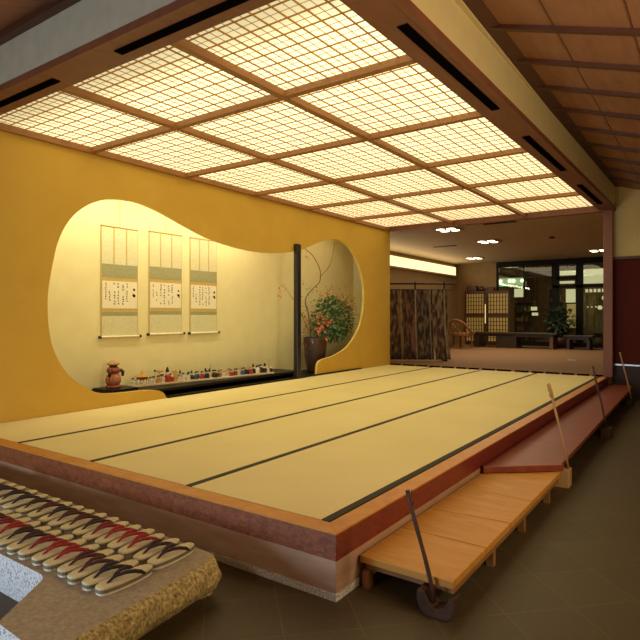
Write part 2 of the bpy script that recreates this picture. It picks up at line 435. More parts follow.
# black air slots in the soffit
def slot(pts, label):
    m = MB(); m.hexa([(p[0], p[1], 2.884) for p in pts]+[(p[0], p[1], 2.893) for p in pts])
    o = m.build('air_slot', M['void']); tag(o, label, 'air vent', 'air slots in the ceiling frame')
for x0, x1, lab in ((-5.0, -3.74, 'black air slot in front ceiling frame, the one nearest the yellow wall'),
                    (-3.04, -1.75, 'long black air slot in front ceiling frame above the second row of panels')):
    slot([(x0, 2.115, 0), (x1, 2.115, 0), (x1, 2.175, 0), (x0, 2.175, 0)], lab)
for y0, y1, lab in ((2.86, 4.46, 'longest black air slot in right ceiling frame, nearest the viewer'),
                    (5.28, 6.78, 'middle black air slot in the right ceiling frame'),
                    (7.62, 9.10, 'farthest black air slot in right ceiling frame, close to the post')):
    slot([(ox(y0)-.135, y0, 0), (ox(y0)-.07, y0, 0), (ox(y1)-.07, y1, 0), (ox(y1)-.135, y1, 0)], lab)
# main grid beams
YB = [2.09+1.243*k for k in range(7)]
XB = [WX, -3.885, -2.665, -1.545]
m = MB()
for x in XB[1:3]:
    quadbar(m, lambda y: cx(x, y)-.03, lambda y: cx(x, y)+.03, 2.25, 9.70, 2.895, 2.955)
for y in YB[1:6]:
    m.hexa([(WX+.04, y-.03, 2.8965), (cx(-1.56, y), y-.03, 2.8965), (cx(-1.56, y), y+.03, 2.8965), (WX+.04, y+.03, 2.8965),
            (WX+.04, y-.03, 2.957), (cx(-1.56, y), y-.03, 2.957), (cx(-1.56, y), y+.03, 2.957), (WX+.04, y+.03, 2.957)])
struct(m.build('trim_ceiling_grid', M['beam']))
COLN = ['along the yellow wall', 'in the middle column', 'in the right-hand column']
ROWN = ['nearest the viewer', 'second row from front', 'third row from front', 'fourth row from front', 'fifth row from front', 'farthest row by the lobby']
for ci in range(3):
    for ri in range(6):
        xa, xb = XB[ci], XB[ci+1]; ya, yb = YB[ri], min(YB[ri+1], 9.68)
        if ri == 0: ya0 = 2.262
        else: ya0 = ya+.028
        yb0 = yb-.028
        fx = lambda u, y: cx(xa+(xb-xa)*u, y)
        e0 = (.045 if ci == 0 else .028)/(xb-xa); e1 = 1-(.02 if ci == 2 else .028)/(xb-xa)
        t = thing('ceiling_light', 'glowing paper ceiling panel with thin lattice %s, %s' % (COLN[ci], ROWN[ri]), 'ceiling light',
                  (fx(.5, (ya0+yb0)/2), (ya0+yb0)/2, 2.93), 'lit paper ceiling panels')
        p = MB(); p.hexa([(fx(e0, ya0), ya0, 2.945), (fx(e1, ya0), ya0, 2.945), (fx(e1, yb0), yb0, 2.945), (fx(e0, yb0), yb0, 2.945),
                          (fx(e0, ya0), ya0, 2.950), (fx(e1, ya0), ya0, 2.950), (fx(e1, yb0), yb0, 2.950), (fx(e0, yb0), yb0, 2.950)])
        p.build('paper_diffuser', M['shoji'], t)
        l = MB(); n = 16
        for k in range(1, n):
            w, zb_ = (.0037, 2.936) if k % 2 == 0 else (.0011, 2.940)
            u = k/n
            quadbar(l, lambda y: fx(u, y)-w, lambda y: fx(u, y)+w, ya0, yb0, zb_, 2.9445)
        n = 18
        for k in range(0, n):
            y = ya+1.243*k/n
            if y < ya0+.006 or y > yb0-.006: continue
            w, zb_ = (.0037, 2.937) if k % 2 == 0 else (.0011, 2.941)
            l.hexa([(fx(e0, y), y-w, zb_), (fx(e1, y), y-w, zb_), (fx(e1, y), y+w, zb_), (fx(e0, y), y+w, zb_),
                    (fx(e0, y), y-w, 2.944), (fx(e1, y), y-w, 2.944), (fx(e1, y), y+w, 2.944), (fx(e0, y), y+w, 2.944)])
        l.build('lattice', M['lattice'], t)
# post under the far right corner
t = thing('corner_post', 'square brown post at the far right corner of the platform', 'post', (-1.33, 9.68, 0))
MB().box(-1.40, -1.27, 9.62, 9.74, .303, 2.872).build('shaft', M['soffit'], t, bevel=.006)

# ------------------------------------------------------------------ raised platform
t = thing('raised_platform', 'raised tatami stage with amber top rim and red wood fascia', 'platform', (-3.25, 5.9, 0))
MB().box(WX+.002, PX-.031, PY+.031, FAR, .04, .177).build('core', M['lowboard'], t)
MB().box(WX+.002, PX-.002, PY+.002, FAR-.002, 0, .034).build('stone_plinth', M['plinth'], t, label='pale granite plinth at floor level')
m = MB()
m.prism([(WX+.002, PY), (PX, PY), (PX-.1, PY+.1), (WX+.002, PY+.1)], .291, TOP)
m.prism([(PX, PY), (PX, FAR), (PX-.1, FAR), (PX-.1, PY+.1)], .291, TOP)
m.build('top_rim', M['topwood'], t, bevel=.002, label='amber polished top rim')
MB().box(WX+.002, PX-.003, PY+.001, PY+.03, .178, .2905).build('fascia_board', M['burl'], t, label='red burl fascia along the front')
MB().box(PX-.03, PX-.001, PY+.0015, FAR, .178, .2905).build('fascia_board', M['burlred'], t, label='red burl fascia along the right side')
MB().box(WX+.002, PX-.008, PY+.006, PY+.03, .035, .1775).build('base_board', M['lowboard'], t)
MB().box(PX-.03, PX-.006, PY+.0065, FAR, .035, .1775).build('base_board', M['lowboard'], t)
W = .9257
TX = -1.452
names = ['tatami strip nearest the wooden deck, along the right rim', 'second tatami strip from the right rim',
         'third tatami strip from the right rim, next to the wall strip', 'tatami strip running along the foot of the yellow wall']
MB().box(WX+.002, PX-.101, PY+.101, FAR-.01, .178, .2625).build('mat_bed', M['deckseam'], t)
for k in range(4):
    x1 = TX-k*W; x0 = x1-W if k < 3 else WX+.003
    t = thing('tatami_mat', names[k], 'tatami mat', ((x0+x1)/2, 5.9, .263), 'tatami strips on the platform')
    MB().box(x0+.0005, x1-.044, PY+.105, 9.655, .263, .3).build('rush_surface', M['tatami'], t)
    MB().box(x1-.044, x1-.0005, PY+.105, 9.655, .263, .302).build('border', M['heri'], t, label='dark cloth border')
m = MB(); y = -5.1; x = -5.12
while x < -1.45:
    L_ = random.uniform(.17, .24)
    m.box(x, min(x+L_, -1.42), 9.67, 9.725, .30, .324); x += L_+random.uniform(.04, .07)
struct(m.build('trim_platform_far_edge', M['void']))
struct(MB().box(WX, PX-.1, 9.656, FAR, .263, .3).build('trim_platform_far_board', M['topwood']))

# ------------------------------------------------------------------ alcove pillar, scrolls
t = thing('alcove_pillar', 'slim black wooden pillar standing at the mouth of the alcove', 'pillar', (-5.12, 6.715, .322))
MB().box(-5.175+.012, -5.085, 6.67, 6.765, .322, 2.325).build('shaft', M['pillar'], t, bevel=.012)
def scroll(y0, w, dz, lab, seed):
    R = random.Random(seed)
    X = -5.846
    t = thing('hanging_scroll', lab, 'hanging scroll', (X, y0+w/2, 1.0+dz), 'hanging scrolls in the alcove')
    zb = lambda z: z+dz
    e = .012
    MB().box(X, X+.004, y0, y0+w, zb(1.0), zb(2.305)).build('backing', M['gold'], t)
    m = MB(); m.box(X+.004, X+.0055, y0+e, y0+w-.006, zb(1.86), zb(2.295)).build('upper_silk', M['mount'], t)
    MB().box(X+.004, X+.0055, y0+e, y0+w-.006, zb(1.005), zb(1.247)).build('lower_silk', M['mount'], t)
    for za, zz in ((1.705, 1.86), (1.247, 1.293)): MB().box(X+.004, X+.0058, y0+e, y0+w-.006, zb(za), zb(zz)).build('brocade_band', M['silkgreen'], t)
    pp = MB().box(X+.004, X+.0062, y0+e+.006, y0+w-.012, zb(1.335), zb(1.66)).build('writing_paper', M['paper'], t)
    for f in (.34, .68):
        MB().box(X+.0055, X+.0075, y0+w*f-.008, y0+w*f+.008, zb(1.86), zb(2.295)).build('ribbon', M['gold'], t)
    m = MB()
    xf = X+.0066
    def stroke(a, b, wd): wd *= 1.25; m.bar((xf, a[0], a[1]), (xf, b[0], b[1]), wd, .0006, up=(1, 0, 0))
    def glyph(cy, cz, s, wd, n):
        for _ in range(n):
            k = R.random()
            if k < .4: stroke((cy-s*R.uniform(.2, .5), cz+s*R.uniform(-.5, .5)), (cy+s*R.uniform(.2, .5), cz+s*R.uniform(-.4, .5)), wd)
            elif k < .75: stroke((cy+s*R.uniform(-.3, .3), cz+s*R.uniform(.1, .5)), (cy+s*R.uniform(-.4, .4), cz-s*R.uniform(.1, .5)), wd)
            else: stroke((cy+s*R.uniform(-.4, 0), cz+s*R.uniform(0, .4)), (cy+s*R.uniform(0, .5), cz-s*R.uniform(.2, .5)), wd)
    glyph(y0+w*.89, zb(1.565), .036, .010, 6); glyph(y0+w*.885, zb(1.495), .048, .010, 6)
    for f, zt, nn, s in ((.69, 1.63, 9, .026), (.58, 1.62, 9, .026), (.45, 1.63, 8, .03), (.35, 1.63, 8, .03), (.22, 1.53, 4, .028), (.12, 1.63, 9, .02)):
        z = zt
        for _ in range(nn):
            if R.random() < .86: glyph(y0+w*f+R.uniform(-.004, .004), zb(z), s, .0042, 3)
            z -= s*1.12
            if z < 1.37: break
    m.build('ink_writing', M['ink'], pp)
    r = MB().tube([(X+.018, y0-.008, zb(.998)), (X+.018, y0+w+.008, zb(.998))], .013, 10).build('roller', M['paper'], t)
    for a, b in ((y0-.036, y0-.008), (y0+w+.008, y0+w+.036)):
        MB().tube([(X+.018, a, zb(.998)), (X+.018, b, zb(.998))], .017, 10).build('roller_knob', M['ink'], r, label='black roller end')
    MB().tube([(X+.008, y0-.002, zb(2.305)), (X+.008, y0+w+.002, zb(2.305))], .008, 8).build('top_rod', M['gold'], t)
    MB().tube([(X+.006, y0+w/2, zb(2.31)), (X+.006, y0+w/2, 2.74)], .0022, 5).build('hanging_cord', M['branch'], t)
scroll(3.891, .513, 0, 'hanging calligraphy scroll farthest left, above the red ceramic figure', 1)
scroll(4.570, .535, .015, 'middle one of the three hanging calligraphy scrolls', 2)
scroll(5.248, .507, .012, 'rightmost hanging calligraphy scroll, partly under the dipping wall edge', 3)

# ------------------------------------------------------------------ display shelf and dolls
t = thing('display_shelf', 'long low black lacquered shelf board in the alcove', 'shelf', (-5.5, 5.3, .305))
MB().box(-5.84, -5.26, 3.76, 6.95, .365, .40).build('top_board', M['black'], t, bevel=.003)
MB().box(-5.80, -5.34, 3.95, 6.90, .305, .365).build('shade_box', M['void'], t)  # near-black box stands in for the shade beneath the board
tb = MB(); tb.prism([(-5.82, 3.77), (-5.44, 3.78), (-5.46, 4.13), (-5.82, 4.13)], .40, .42)
tag(tb.build('lacquer_stand', M['black']), 'flat dark lacquer board under the large red ceramic figure', 'display stand')
A = Vector((-5.60, 4.15, 0)); B = Vector((-5.29, 6.38, 0)); D = (B-A).normalized(); NL = Vector((-D.y, D.x, 0))
q = [A, B, B+NL*.17, A+NL*.17]
tag(MB().prism([(p.x, p.y) for p in q], .401, .422).build('doll_tray', M['tray'], bevel=.002), 'long narrow pale tray carrying the procession of small dolls', 'tray')
# large ceramic figure
M['pot_red'] = mat('red pottery', (170, 84, 62), .5, (110, 48, 40), 30, bump=.3)
M['pot_pink'] = mat('rose pottery', (206, 140, 104), .5, (150, 76, 60), 40, bump=.4)
M['pot_tan'] = mat('tan pottery', (206, 164, 96), .5, (170, 120, 70), 30)
M['pot_dark'] = mat('dark pottery', (70, 36, 34), .5, (50, 26, 26), 30)
t = thing('ceramic_figure', 'large red ceramic figure with a tan hat at left end of shelf', 'figurine', (-5.66, 3.93, .42))
c = (-5.66, 3.93, .42)
MB().lathe([(.078, 0), (.085, .01), (.082, .03), (.066, .035)], c, 18).build('base', M['pot_red'], t, smooth=True)
MB().lathe([(.062, .03), (.082, .06), (.086, .10), (.074, .145), (.05, .17)], c, 18).build('lower_body', M['pot_pink'], t, smooth=True)
MB().lathe([(.05, .165), (.072, .18), (.076, .205), (.06, .235), (.035, .24)], c, 18).build('upper_body', M['pot_red'], t, smooth=True)
MB().ball((c[0], c[1], .42+.255), .046, (1, 1, .8), 12).build('head', M['pot_dark'], t, smooth=True)
MB().lathe([(.064, .262), (.074, .272), (.060, .29), (.034, .31), (.008, .316)], c, 18).build('hat', M['pot_tan'], t, smooth=True)
for s in (-1, 1):
    MB().tube([(c[0]+.045, c[1]+s*.06, .63), (c[0]+.06, c[1]+s*.085, .60), (c[0]+.05, c[1]+s*.088, .555)], [.018, .02, .014], 8).build('arm', M['pot_dark'], t, smooth=True)
# dolls of the procession
RC = {}
for nm, c_ in dict(white=(226, 214, 190), red=(176, 52, 44), black=(38, 30, 32), blue=(70, 78, 110), gold=(206, 160, 70), brown=(126, 76, 46)).items():
    RC[nm] = mat(nm+' doll robe', c_, .7, tuple(v*.8 for v in c_), 40)
def doll(loc, robe, hat, h, label, extra=None):
    t = thing('procession_doll', label, 'doll', loc, 'small dolls of the procession')
    z = loc[2]; k = h/.10
    MB().lathe([(.031*k, 0), (.032*k, .01*k), (.028*k, .035*k), (.025*k, .05*k), (.014*k, .062*k)], loc, 10).build('robe', RC[robe], t, smooth=True)
    MB().ball((loc[0], loc[1], z+.074*k), .0175*k, (1, 1, 1.05), 10).build('head', M['skin'], t, smooth=True)
    if hat == 'hair': MB().ball((loc[0]-.003, loc[1], z+.082*k), .020*k, (1, 1, .8), 10).build('hair', RC['black'], t, smooth=True)
    elif hat == 'tall': MB().lathe([(.015*k, .083*k), (.014*k, .10*k), (.006*k, .128*k)], loc, 8).build('tall_hat', RC['black'], t, smooth=True)
    elif hat == 'straw': MB().lathe([(.030*k, .082*k), (.018*k, .094*k), (.004*k, .10*k)], loc, 10).build('straw_hat', RC['gold'], t, smooth=True)
    for s in (-1, 1):
        MB().tube([(loc[0]+.006, loc[1]+s*.017*k, z+.054*k), (loc[0]+.024*k, loc[1]+s*.014*k, z+.038*k)], [.008*k, .006*k], 6).build('sleeve', RC[robe], t, smooth=True)
    if extra == 'pole': MB().tube([(loc[0]+.02, loc[1], z+.01), (loc[0]+.02, loc[1], z+.19)], .0022, 5).build('pole', RC['brown'], t)
    if extra == 'fan':
        MB().tube([(loc[0]+.02, loc[1], z+.01), (loc[0]+.02, loc[1], z+.145)], .0022, 5).build('pole', RC['brown'], t)
        MB().lathe([(.002, .128), (.045, .14), (.04, .156), (.002, .166)], (loc[0]+.02, loc[1], z), 12).build('parasol', M['pot_tan'], t, smooth=True)
    if extra == 'ball':
        MB().tube([(loc[0]+.02, loc[1], z+.01), (loc[0]+.02, loc[1], z+.15)], .0022, 5).build('pole', RC['brown'], t)
        MB().ball((loc[0]+.02, loc[1], z+.155), .014, (1, 1, 1), 8).build('tassel', RC['black'], t, smooth=True)
    return t
def along(s, off): 
    p = A+D*s+NL*off; return (p.x, p.y, .422)
# palanquin
p0 = along(.17, .09)
t = thing('toy_palanquin', 'red and gold toy palanquin carried near the left end of tray', 'toy palanquin', p0)
MB().lathe([(.03, .05), (.062, .06), (.07, .085), (.05, .092)], p0, 8).build('cabin', RC['red'], t)
MB().lathe([(.078, .09), (.06, .105), (.03, .118), (.012, .145), (.004, .165)], p0, 8).build('roof', RC['gold'], t)
a_ = Vector(p0)-D*.13; b_ = Vector(p0)+D*.13
MB().tube([a_+Vector((0, 0, .055)), b_+Vector((0, 0, .055))], .006, 6).build('carrying_pole', RC['brown'], t)
for s in (-1, 1):
    for s2 in (-1, 1):
        q_ = Vector(p0)+NL*.03*s+D*.04*s2
        MB().tube([q_, q_+Vector((0, 0, .06))], .004, 6).build('leg', RC['brown'], t)
specs = []
specs = [(.035, .055, 'white', 'hair', .085, None), (.085, .03, 'white', 'hair', .08, None), (.17, .02, 'white', None, .06, None), (.25, .03, 'white', 'hair', .085, None),
         (.31, .06, 'white', 'hair', .085, 'ball'), (.37, .05, 'gold', 'hair', .09, 'fan'), (.43, .06, 'white', 'hair', .10, None),
         (.50, .06, 'red', 'tall', .135, None), (.56, .05, 'red', None, .09, None), (.62, .08, 'gold', 'straw', .13, None), (.66, .04, 'white', 'hair', .08, None),
         (.73, .06, 'white', 'hair', .095, None), (.80, .05, 'black', 'hair', .085, None), (.87, .08, 'black', 'tall', .085, None), (.92, .05, 'blue', 'hair', .095, None),
         (1.02, .06, 'brown', 'hair', .095, None), (1.09, .05, 'black', 'hair', .10, None), (1.15, .08, 'white', 'tall', .09, 'pole'),
         (1.22, .05, 'black', 'hair', .10, None), (1.29, .06, 'brown', 'hair', .085, None), (1.36, .05, 'red', 'straw', .08, None), (1.43, .07, 'white', 'straw', .08, None),
         (1.50, .05, 'red', 'hair', .085, None), (1.57, .06, 'brown', 'hair', .09, None), (1.64, .08, 'blue', 'straw', .10, None), (1.70, .05, 'blue', 'hair', .095, None),
         (1.77, .06, 'black', 'straw', .10, None), (1.84, .05, 'gold', 'straw', .10, None), (1.91, .08, 'black', 'tall', .10, None), (1.97, .05, 'blue', 'hair', .11, None),
         (2.03, .06, 'black', 'hair', .12, None), (2.10, .05, 'black', 'tall', .10, None), (2.17, .06, 'white', None, .09, 'pole'), (2.22, .05, 'black', None, .08, None)]
hn = {'hair': 'with black hair', 'tall': 'with tall black hat', 'straw': 'under a straw hat', None: 'with bare head'}
SWAP = {20: 'white', 22: 'red', 24: 'white', 27: 'red', 29: 'white', 15: 'red', 12: 'white'}
for i, (s, off, robe, hat, h, ex) in enumerate(specs):
    robe = SWAP.get(i, robe); h *= 1.08
    e = {'ball': ' and tasselled pole', 'fan': ' and parasol', 'pole': ' and pole', None: ''}[ex]
    nth = i+1
    where = '%s doll from the tray\'s left end' % ORD[nth] if nth <= 17 else ('%s doll from the tray\'s right end' % ORD[len(specs)-i] if nth < len(specs) else 'last doll at the tray\'s right end')
    doll(along(s, off), robe, hat, h, 'small %s-robed figure %s%s, %s' % (robe, hn[hat], e, where), ex)

bk = [('white', 'hair'), ('white', 'hair'), ('red', 'tall'), ('white', 'hair'), ('black', 'hair'), ('white', 'tall'), ('red', 'hair'), ('white', 'straw'),
      ('gold', 'hair'), ('white', 'hair'), ('red', 'hair'), ('black', 'straw'), ('white', 'hair'), ('gold', 'tall')]
for i, (robe, hat) in enumerate(bk):
    doll(along(.46+.132*i, .125), robe, hat, .10, 'small %s-robed figure %s in the rear line of dolls, %s from left' % (robe, hn[hat], ORD[i+1]))
# ------------------------------------------------------------------ vase and flowers
VC = (-5.5, 7.70, .305)
tv = thing('flower_vase', 'tall dark brown pottery vase on alcove floor beside black pillar', 'vase', VC)
MB().lathe([(.125, 0), (.13, .02), (.15, .12), (.178, .28), (.195, .44), (.2, .55), (.196, .585), (.18, .585), (.17, .56), (.16, .40), (.02, .38)], VC, 28).build('body', M['vase'], tv, smooth=True)
tf = thing('flower_arrangement', 'arrangement of green leaves, orange blossoms and arching twigs in the brown vase', 'flower arrangement', (VC[0], VC[1], .70))
R = random.Random(5)
def leaf(m, p, d, L_, w):
    d = Vector(d).normalized(); s = d.cross(Vector((R.uniform(-.4, .4), R.uniform(-.4, .4), 1))).normalized()*w; n = s.cross(d).normalized()
    p = Vector(p)
    v = [m.bm.verts.new(q) for q in (p, p+d*L_*.45+s+n*w*.3, p+d*L_-n*w*.5, p+d*L_*.45-s+n*w*.3, p+d*L_*.5)]
    m.face([v[0], v[1], v[4]]); m.face([v[1], v[2], v[4]]); m.face([v[2], v[3], v[4]]); m.face([v[3], v[0], v[4]])
ctr = Vector((-5.46, 8.16, 1.19))
mg = MB()
for i in range(820):
    while True:
        q = Vector((R.uniform(-1, 1), R.uniform(-1, 1), R.uniform(-1, 1)))
        if q.length < 1: break
    p = ctr+Vector((q.x*.15, q.y*.66, q.z*.36))
    if p.y < 7.75 and p.z > 1.25: continue
    p.x = max(p.x, -5.8)
    leaf(mg, p, (q.x+R.uniform(-.5, .9), q.y+R.uniform(-.6, .6), q.z+R.uniform(-.5, .4)), R.uniform(.07, .12), R.uniform(.02, .034))
lv = mg.build('leaves', M['leaf'], tf)
mw = MB()
for i in range(260):
    k = R.random()
    if k < .45: p = Vector((-5.45+R.uniform(-.15, .1), 8.62+R.gauss(0, .13), 1.42+R.gauss(0, .16)))
    elif k < .7: p = Vector((-5.45+R.uniform(-.15, .1), 8.05+R.gauss(0, .25), 1.58+R.gauss(0, .10)))
    else: p = Vector((-5.42+R.uniform(-.12, .1), 7.35+R.gauss(0, .13), 1.12+R.gauss(0, .22)))
    p.x = max(p.x, -5.8)
    leaf(mw, p, (R.uniform(-.3, 1), R.uniform(-1, 1), R.uniform(-.8, .8)), R.uniform(.05, .08), R.uniform(.013, .022))
mw.build('russet_leaves', M['leafwarm'], tf, label='russet leaf sprays')
for i in range(20):
    p = (-5.32+R.uniform(-.06, .05), 7.62+R.gauss(0, .10), 1.10+R.gauss(0, .11))
    m = MB()
    for k in range(5):
        a = 2*PI*k/5
        leaf(m, p, (.8, math.cos(a), math.sin(a)), .06, .026)
    m.ball(p, .012, (1, 1, 1), 6)
    m.build('blossom', M['orange'], tf, label='orange blossom')
def arch(pts, r0, r1):
    P3 = [Vector(p) for p in pts]; out = []
    for i in range(len(P3)-1):
        a, b, c_, d_ = P3[max(i-1, 0)], P3[i], P3[i+1], P3[min(i+2, len(P3)-1)]
        for s in range(5):
            t_ = s/5
            out.append(.5*(2*b+(c_-a)*t_+(2*a-5*b+4*c_-d_)*t_*t_+(3*b-a-3*c_+d_)*t_**3))
    out.append(P3[-1])
    n = len(out); return MB().tube(out, [r0+(r1-r0)*i/n for i in range(n)], 6)
arch([(-5.5, 7.62, .75), (-5.45, 7.45, 1.25), (-5.42, 7.32, 1.5), (-5.42, 7.50, 1.68), (-5.42, 7.72, 1.82), (-5.42, 7.73, 2.02), (-5.42, 7.55, 2.22), (-5.42, 7.25, 2.36), (-5.42, 6.98, 2.40)], .011, .004).build('branch', M['branch'], tf, smooth=True)
arch([(-5.42, 7.72, 1.90), (-5.45, 7.92, 2.0), (-5.48, 8.12, 2.14), (-5.5, 8.24, 2.34), (-5.5, 8.30, 2.55)], .006, .003).build('branch', M['branch'], tf, smooth=True)
arch([(-5.5, 7.70, .75), (-5.5, 7.9, 1.3), (-5.5, 8.05, 1.62), (-5.5, 8.2, 1.75)], .008, .003).build('branch', M['branch'], tf, smooth=True)
arch([(-5.5, 7.74, .75), (-5.48, 8.2, 1.25), (-5.48, 8.55, 1.5), (-5.48, 8.75, 1.6)], .008, .003).build('branch', M['branch'], tf, smooth=True)
arch([(-5.5, 7.66, .75), (-5.42, 7.2, 1.3), (-5.42, 6.98, 1.52), (-5.42, 6.78, 1.70)], .007, .002).build('branch', M['branch'], tf, smooth=True)
m = MB()
for (p, n_) in (((-5.42, 7.2, 2.33), 5), ((-5.42, 7.35, 2.22), 5), ((-5.42, 6.72, 1.66), 5), ((-5.42, 6.68, 1.50), 4), ((-5.42, 7.1, 1.5), 6)):
    for _ in range(n_): leaf(m, Vector(p)+Vector((R.uniform(-.03, .03), R.uniform(-.08, .08), R.uniform(-.08, .08))), (R.uniform(-.3, .6), R.uniform(-1, 1), R.uniform(-1, 1)), .05, .014)
m.build('twig_leaves', M['leafwarm'], tf)

# ------------------------------------------------------------------ deck along the right side
t = thing('wooden_step', 'low honey coloured wooden step of four boards beside platform corner', 'step', (-1.1, 3.2, 0))
yl = [2.23, 2.655, 3.005, 3.475]; yr = [2.225, 2.65, 3.04, 3.475]
xl, xr = PX+.008, -.886
for k in range(4):
    a0, b0 = yl[k], yr[k]; a1, b1 = (yl[k+1]-.007, yr[k+1]-.007) if k < 3 else (3.86, 4.24)
    m = MB(); m.prism([(xl, a0), (xr, b0), (xr, b1), (xl, a1)], .112, .145); m.build('board', M['deck'], t, bevel=.003)
MB().box(xl+.01, xr-.012, 2.262, 2.297, .076, .1118).build('apron', M['deckseam'], t)
MB().box(xr-.045, xr-.012, 2.2975, 4.2, .076, .1118).build('side_rail', M['deckseam'], t)
for x, y in ((xl+.03, 2.262-.012), (xr-.03, 2.80), (xr-.03, 3.35), (xr-.03, 3.95), (xl+.03, 3.4)):
    MB().box(x-.018, x+.018, y-.02, y+.02, 0, .076 if abs(y-2.25) < .01 or x > -1.1 else .1118).build('leg', M['deckseam'], t)
t = thing('red_walkway', 'long dark red lacquered walkway along the far right side of platform', 'walkway', (-1.13, 7, 0))
m = MB(); m.prism([(xl, 3.93), (-.895, 4.31), (-1.0, 9.70), (xl, 9.70)], .152, .185); m.build('top_board', M['reddeck'], t, bevel=.003)
for y in (5.0, 6.3, 7.6, 8.9):
    MB().box(xl+.02, -1.06, y-.03, y+.03, 0, .1518).build('support', M['void'], t)
m = MB(); m.bar((xl+.004, 3.895, .169), (-.888, 4.272, .169), .045, .046)
tag(m.build('threshold_bar', M['reddeck'], bevel=.003), 'slanting brown bar between the honey step and the red walkway', 'threshold bar')

# ------------------------------------------------------------------ sticks in their blocks
def stick(bot, top, r, mt, lab, hook=None):
    t = thing('wooden_stick', lab, 'stick', bot, 'thin sticks leaning along the step')
    a = Vector(bot); b = Vector(top); d = b-a
    pts = [a+d*f+Vector((math.sin(f*5)*.004, math.cos(f*4)*.003, 0)) for f in [i/8 for i in range(9)]]
    MB().tube(pts, [r*(1.1-.1*math.sin(i*2.1)) for i in range(9)], 8).build('shaft', mt, t, smooth=True)
    u = d.normalized()
    if hook == 'frayed':
        m = MB()
        for k in range(5):
            an = k*2.5; p = b-u*(.03+.016*k)
            m.tube([p, p+u*.03+Vector((math.cos(an)*.016, math.sin(an)*.012, .004))], [r*.55, r*.2], 5)
        m.build('frayed_tip', mt, t)
    if hook == 'hook':
        m = MB(); lf = Vector((-.819, -.574, 0))
        m.tube([b-u*.10, b-u*.05+lf*.006, b+lf*.012, b+u*.012+lf*.004], [r, r*1.7, r*1.5, r*.7], 8)
        m.tube([b-u*.055-lf*.0, b-u*.075+lf*.02, b-u*.10+lf*.016], [r*.6, r*.6, r*.3], 6)
        m.build('hooked_tip', mt, t, smooth=True)
    if hook == 'loop':
        m = MB(); lf = Vector((-.819, -.574, 0)); cc = b-u*.06+lf*.022
        m.tube([cc+lf*.02*math.cos(i*PI/5)+Vector((0, 0, .026*math.sin(i*PI/5))) for i in range(11)], .003, 5)
        m.build('cord_loop', M['stickpale'], t, label='thin cord loop')
    return t
stick((-.955, 2.195, .055), (-1.075, 2.195, .50), .0085, M['stick'], 'dark stick with frayed tip in the notched block nearest the viewer', 'frayed')
stick((-.872, 4.405, .132), (-.998, 4.405, .735), .0085, M['stickpale'], 'brown hooked stick rising from the pale square block', 'hook')
stick((-.912, 6.45, .10), (-1.035, 6.45, .725), .0095, M['stick'], 'dark straight stick with small cord loop, third along the walkway', 'loop')
stick((-.95, 8.95, .09), (-1.085, 8.95, .735), .0085, M['stickpale'], 'pale slender stick at the far end of the red walkway')
# notched block
m = MB()
oc = []
for a, r in ((-100, 1), (-60, 1), (-25, 1)): pass
prof = [(-.085, .085), (-.088, .05), (-.07, .012), (-.045, 0), (.045, 0), (.07, .015), (.078, .05), (.082, .088), (.055, .075), (.035, .045), (.0, .032), (-.032, .045), (-.055, .08)]
m.rings([[(-.94+p[0], 2.17, p[1]*1.18) for p in prof], [(-.94+p[0], 2.25, p[1]*1.18) for p in prof]])
ob = m.build('notched_block', M['blockdark'], bevel=.006); tag(ob, 'dark block with U-shaped notch on floor at near corner of the step', 'block')
tag(MB().box(-.965, -.858, 4.35, 4.46, 0, .131).build('square_block', M['blockpale'], bevel=.004), 'pale square wooden block on floor at the joint of step and walkway', 'block')
tag(MB().prism([(-.955, 6.38), (-.86, 6.38), (-.86, 6.52), (-.955, 6.52)], 0, .10).build('stick_block', M['blockdark'], bevel=.006), 'dark squat block under the stick with a cord loop', 'block')
tag(MB().prism([(-1.01, 8.89), (-.93, 8.89), (-.93, 9.01), (-1.01, 9.01)], 0, .09).build('stick_block', M['blockdark'], bevel=.006), 'dark squat block at far end of walkway under the pale stick', 'block')

# ------------------------------------------------------------------ stone bench
def rpoly(P, rad, seg=5):
    out = []; n = len(P)
    for i in range(n):
        p = Vector(P[i]); a = (Vector(P[i-1])-p).normalized(); b = (Vector(P[(i+1) % n])-p).normalized()
        r = rad[i]
        for k in range(seg+1):
            t_ = k/seg
            out.append(tuple((p+a*r)*(1-t_)**2+p*2*t_*(1-t_)+(p+b*r)*t_**2))
    return out
BP = [(-4.9, 1.25), (-2.25, 1.238), (-2.05, .955), (-1.69, .94), (-1.775, 1.80), (-4.9, 1.845)]
ring = rpoly(BP, [.02, .045, .012, .05, .10, .02])
den = []
for i in range(len(ring)):
    a = Vector(ring[i]); b = Vector(ring[(i+1) % len(ring)]); k = max(1, int((b-a).length/.03)) if a.x > -2.0 else 1
    for s in range(k): den.append(tuple(a+(b-a)*s/k))
m = MB(); RR = random.Random(3); n = len(den)
nor = []
for i in range(n):
    d = Vector(den[(i+1) % n])-Vector(den[i-1]); nor.append(Vector((d.y, -d.x)).normalized())
lay = [(0, -.09), (.03, -.05), (.065, -.005), (.10, .014), (.135, .010), (.162, -.008), (.178, -.035)]
V = []
for z, off in lay:
    row = []
    for i in range(n):
        wgt = 1 if (nor[i].x > .35 and den[i][0] > -2.0) else (.15 if den[i][0] > -2.0 else 0)
        jit = RR.gauss(0, .005)*wgt if 0 < z < .17 else 0
        p = Vector(den[i])+nor[i]*(off*(wgt if wgt else .15)+jit)
        row.append(m.bm.verts.new((p.x, p.y, z)))
    V.append(row)
for a, b in zip(V, V[1:]):
    for i in range(n):
        j = (i+1) % n
        f = m.face([a[i], a[j], b[j], b[i]])
        if f: f.material_index = 1 if (nor[i].x > .35 or den[i][0] > -1.9 and nor[i].y > -.5) else 2
m.face(V[0][::-1]); f = m.face(V[-1]); f.material_index = 0
bo = m.build('stone_bench', [M['stonetop'], M['stonerough'], M['granite']])
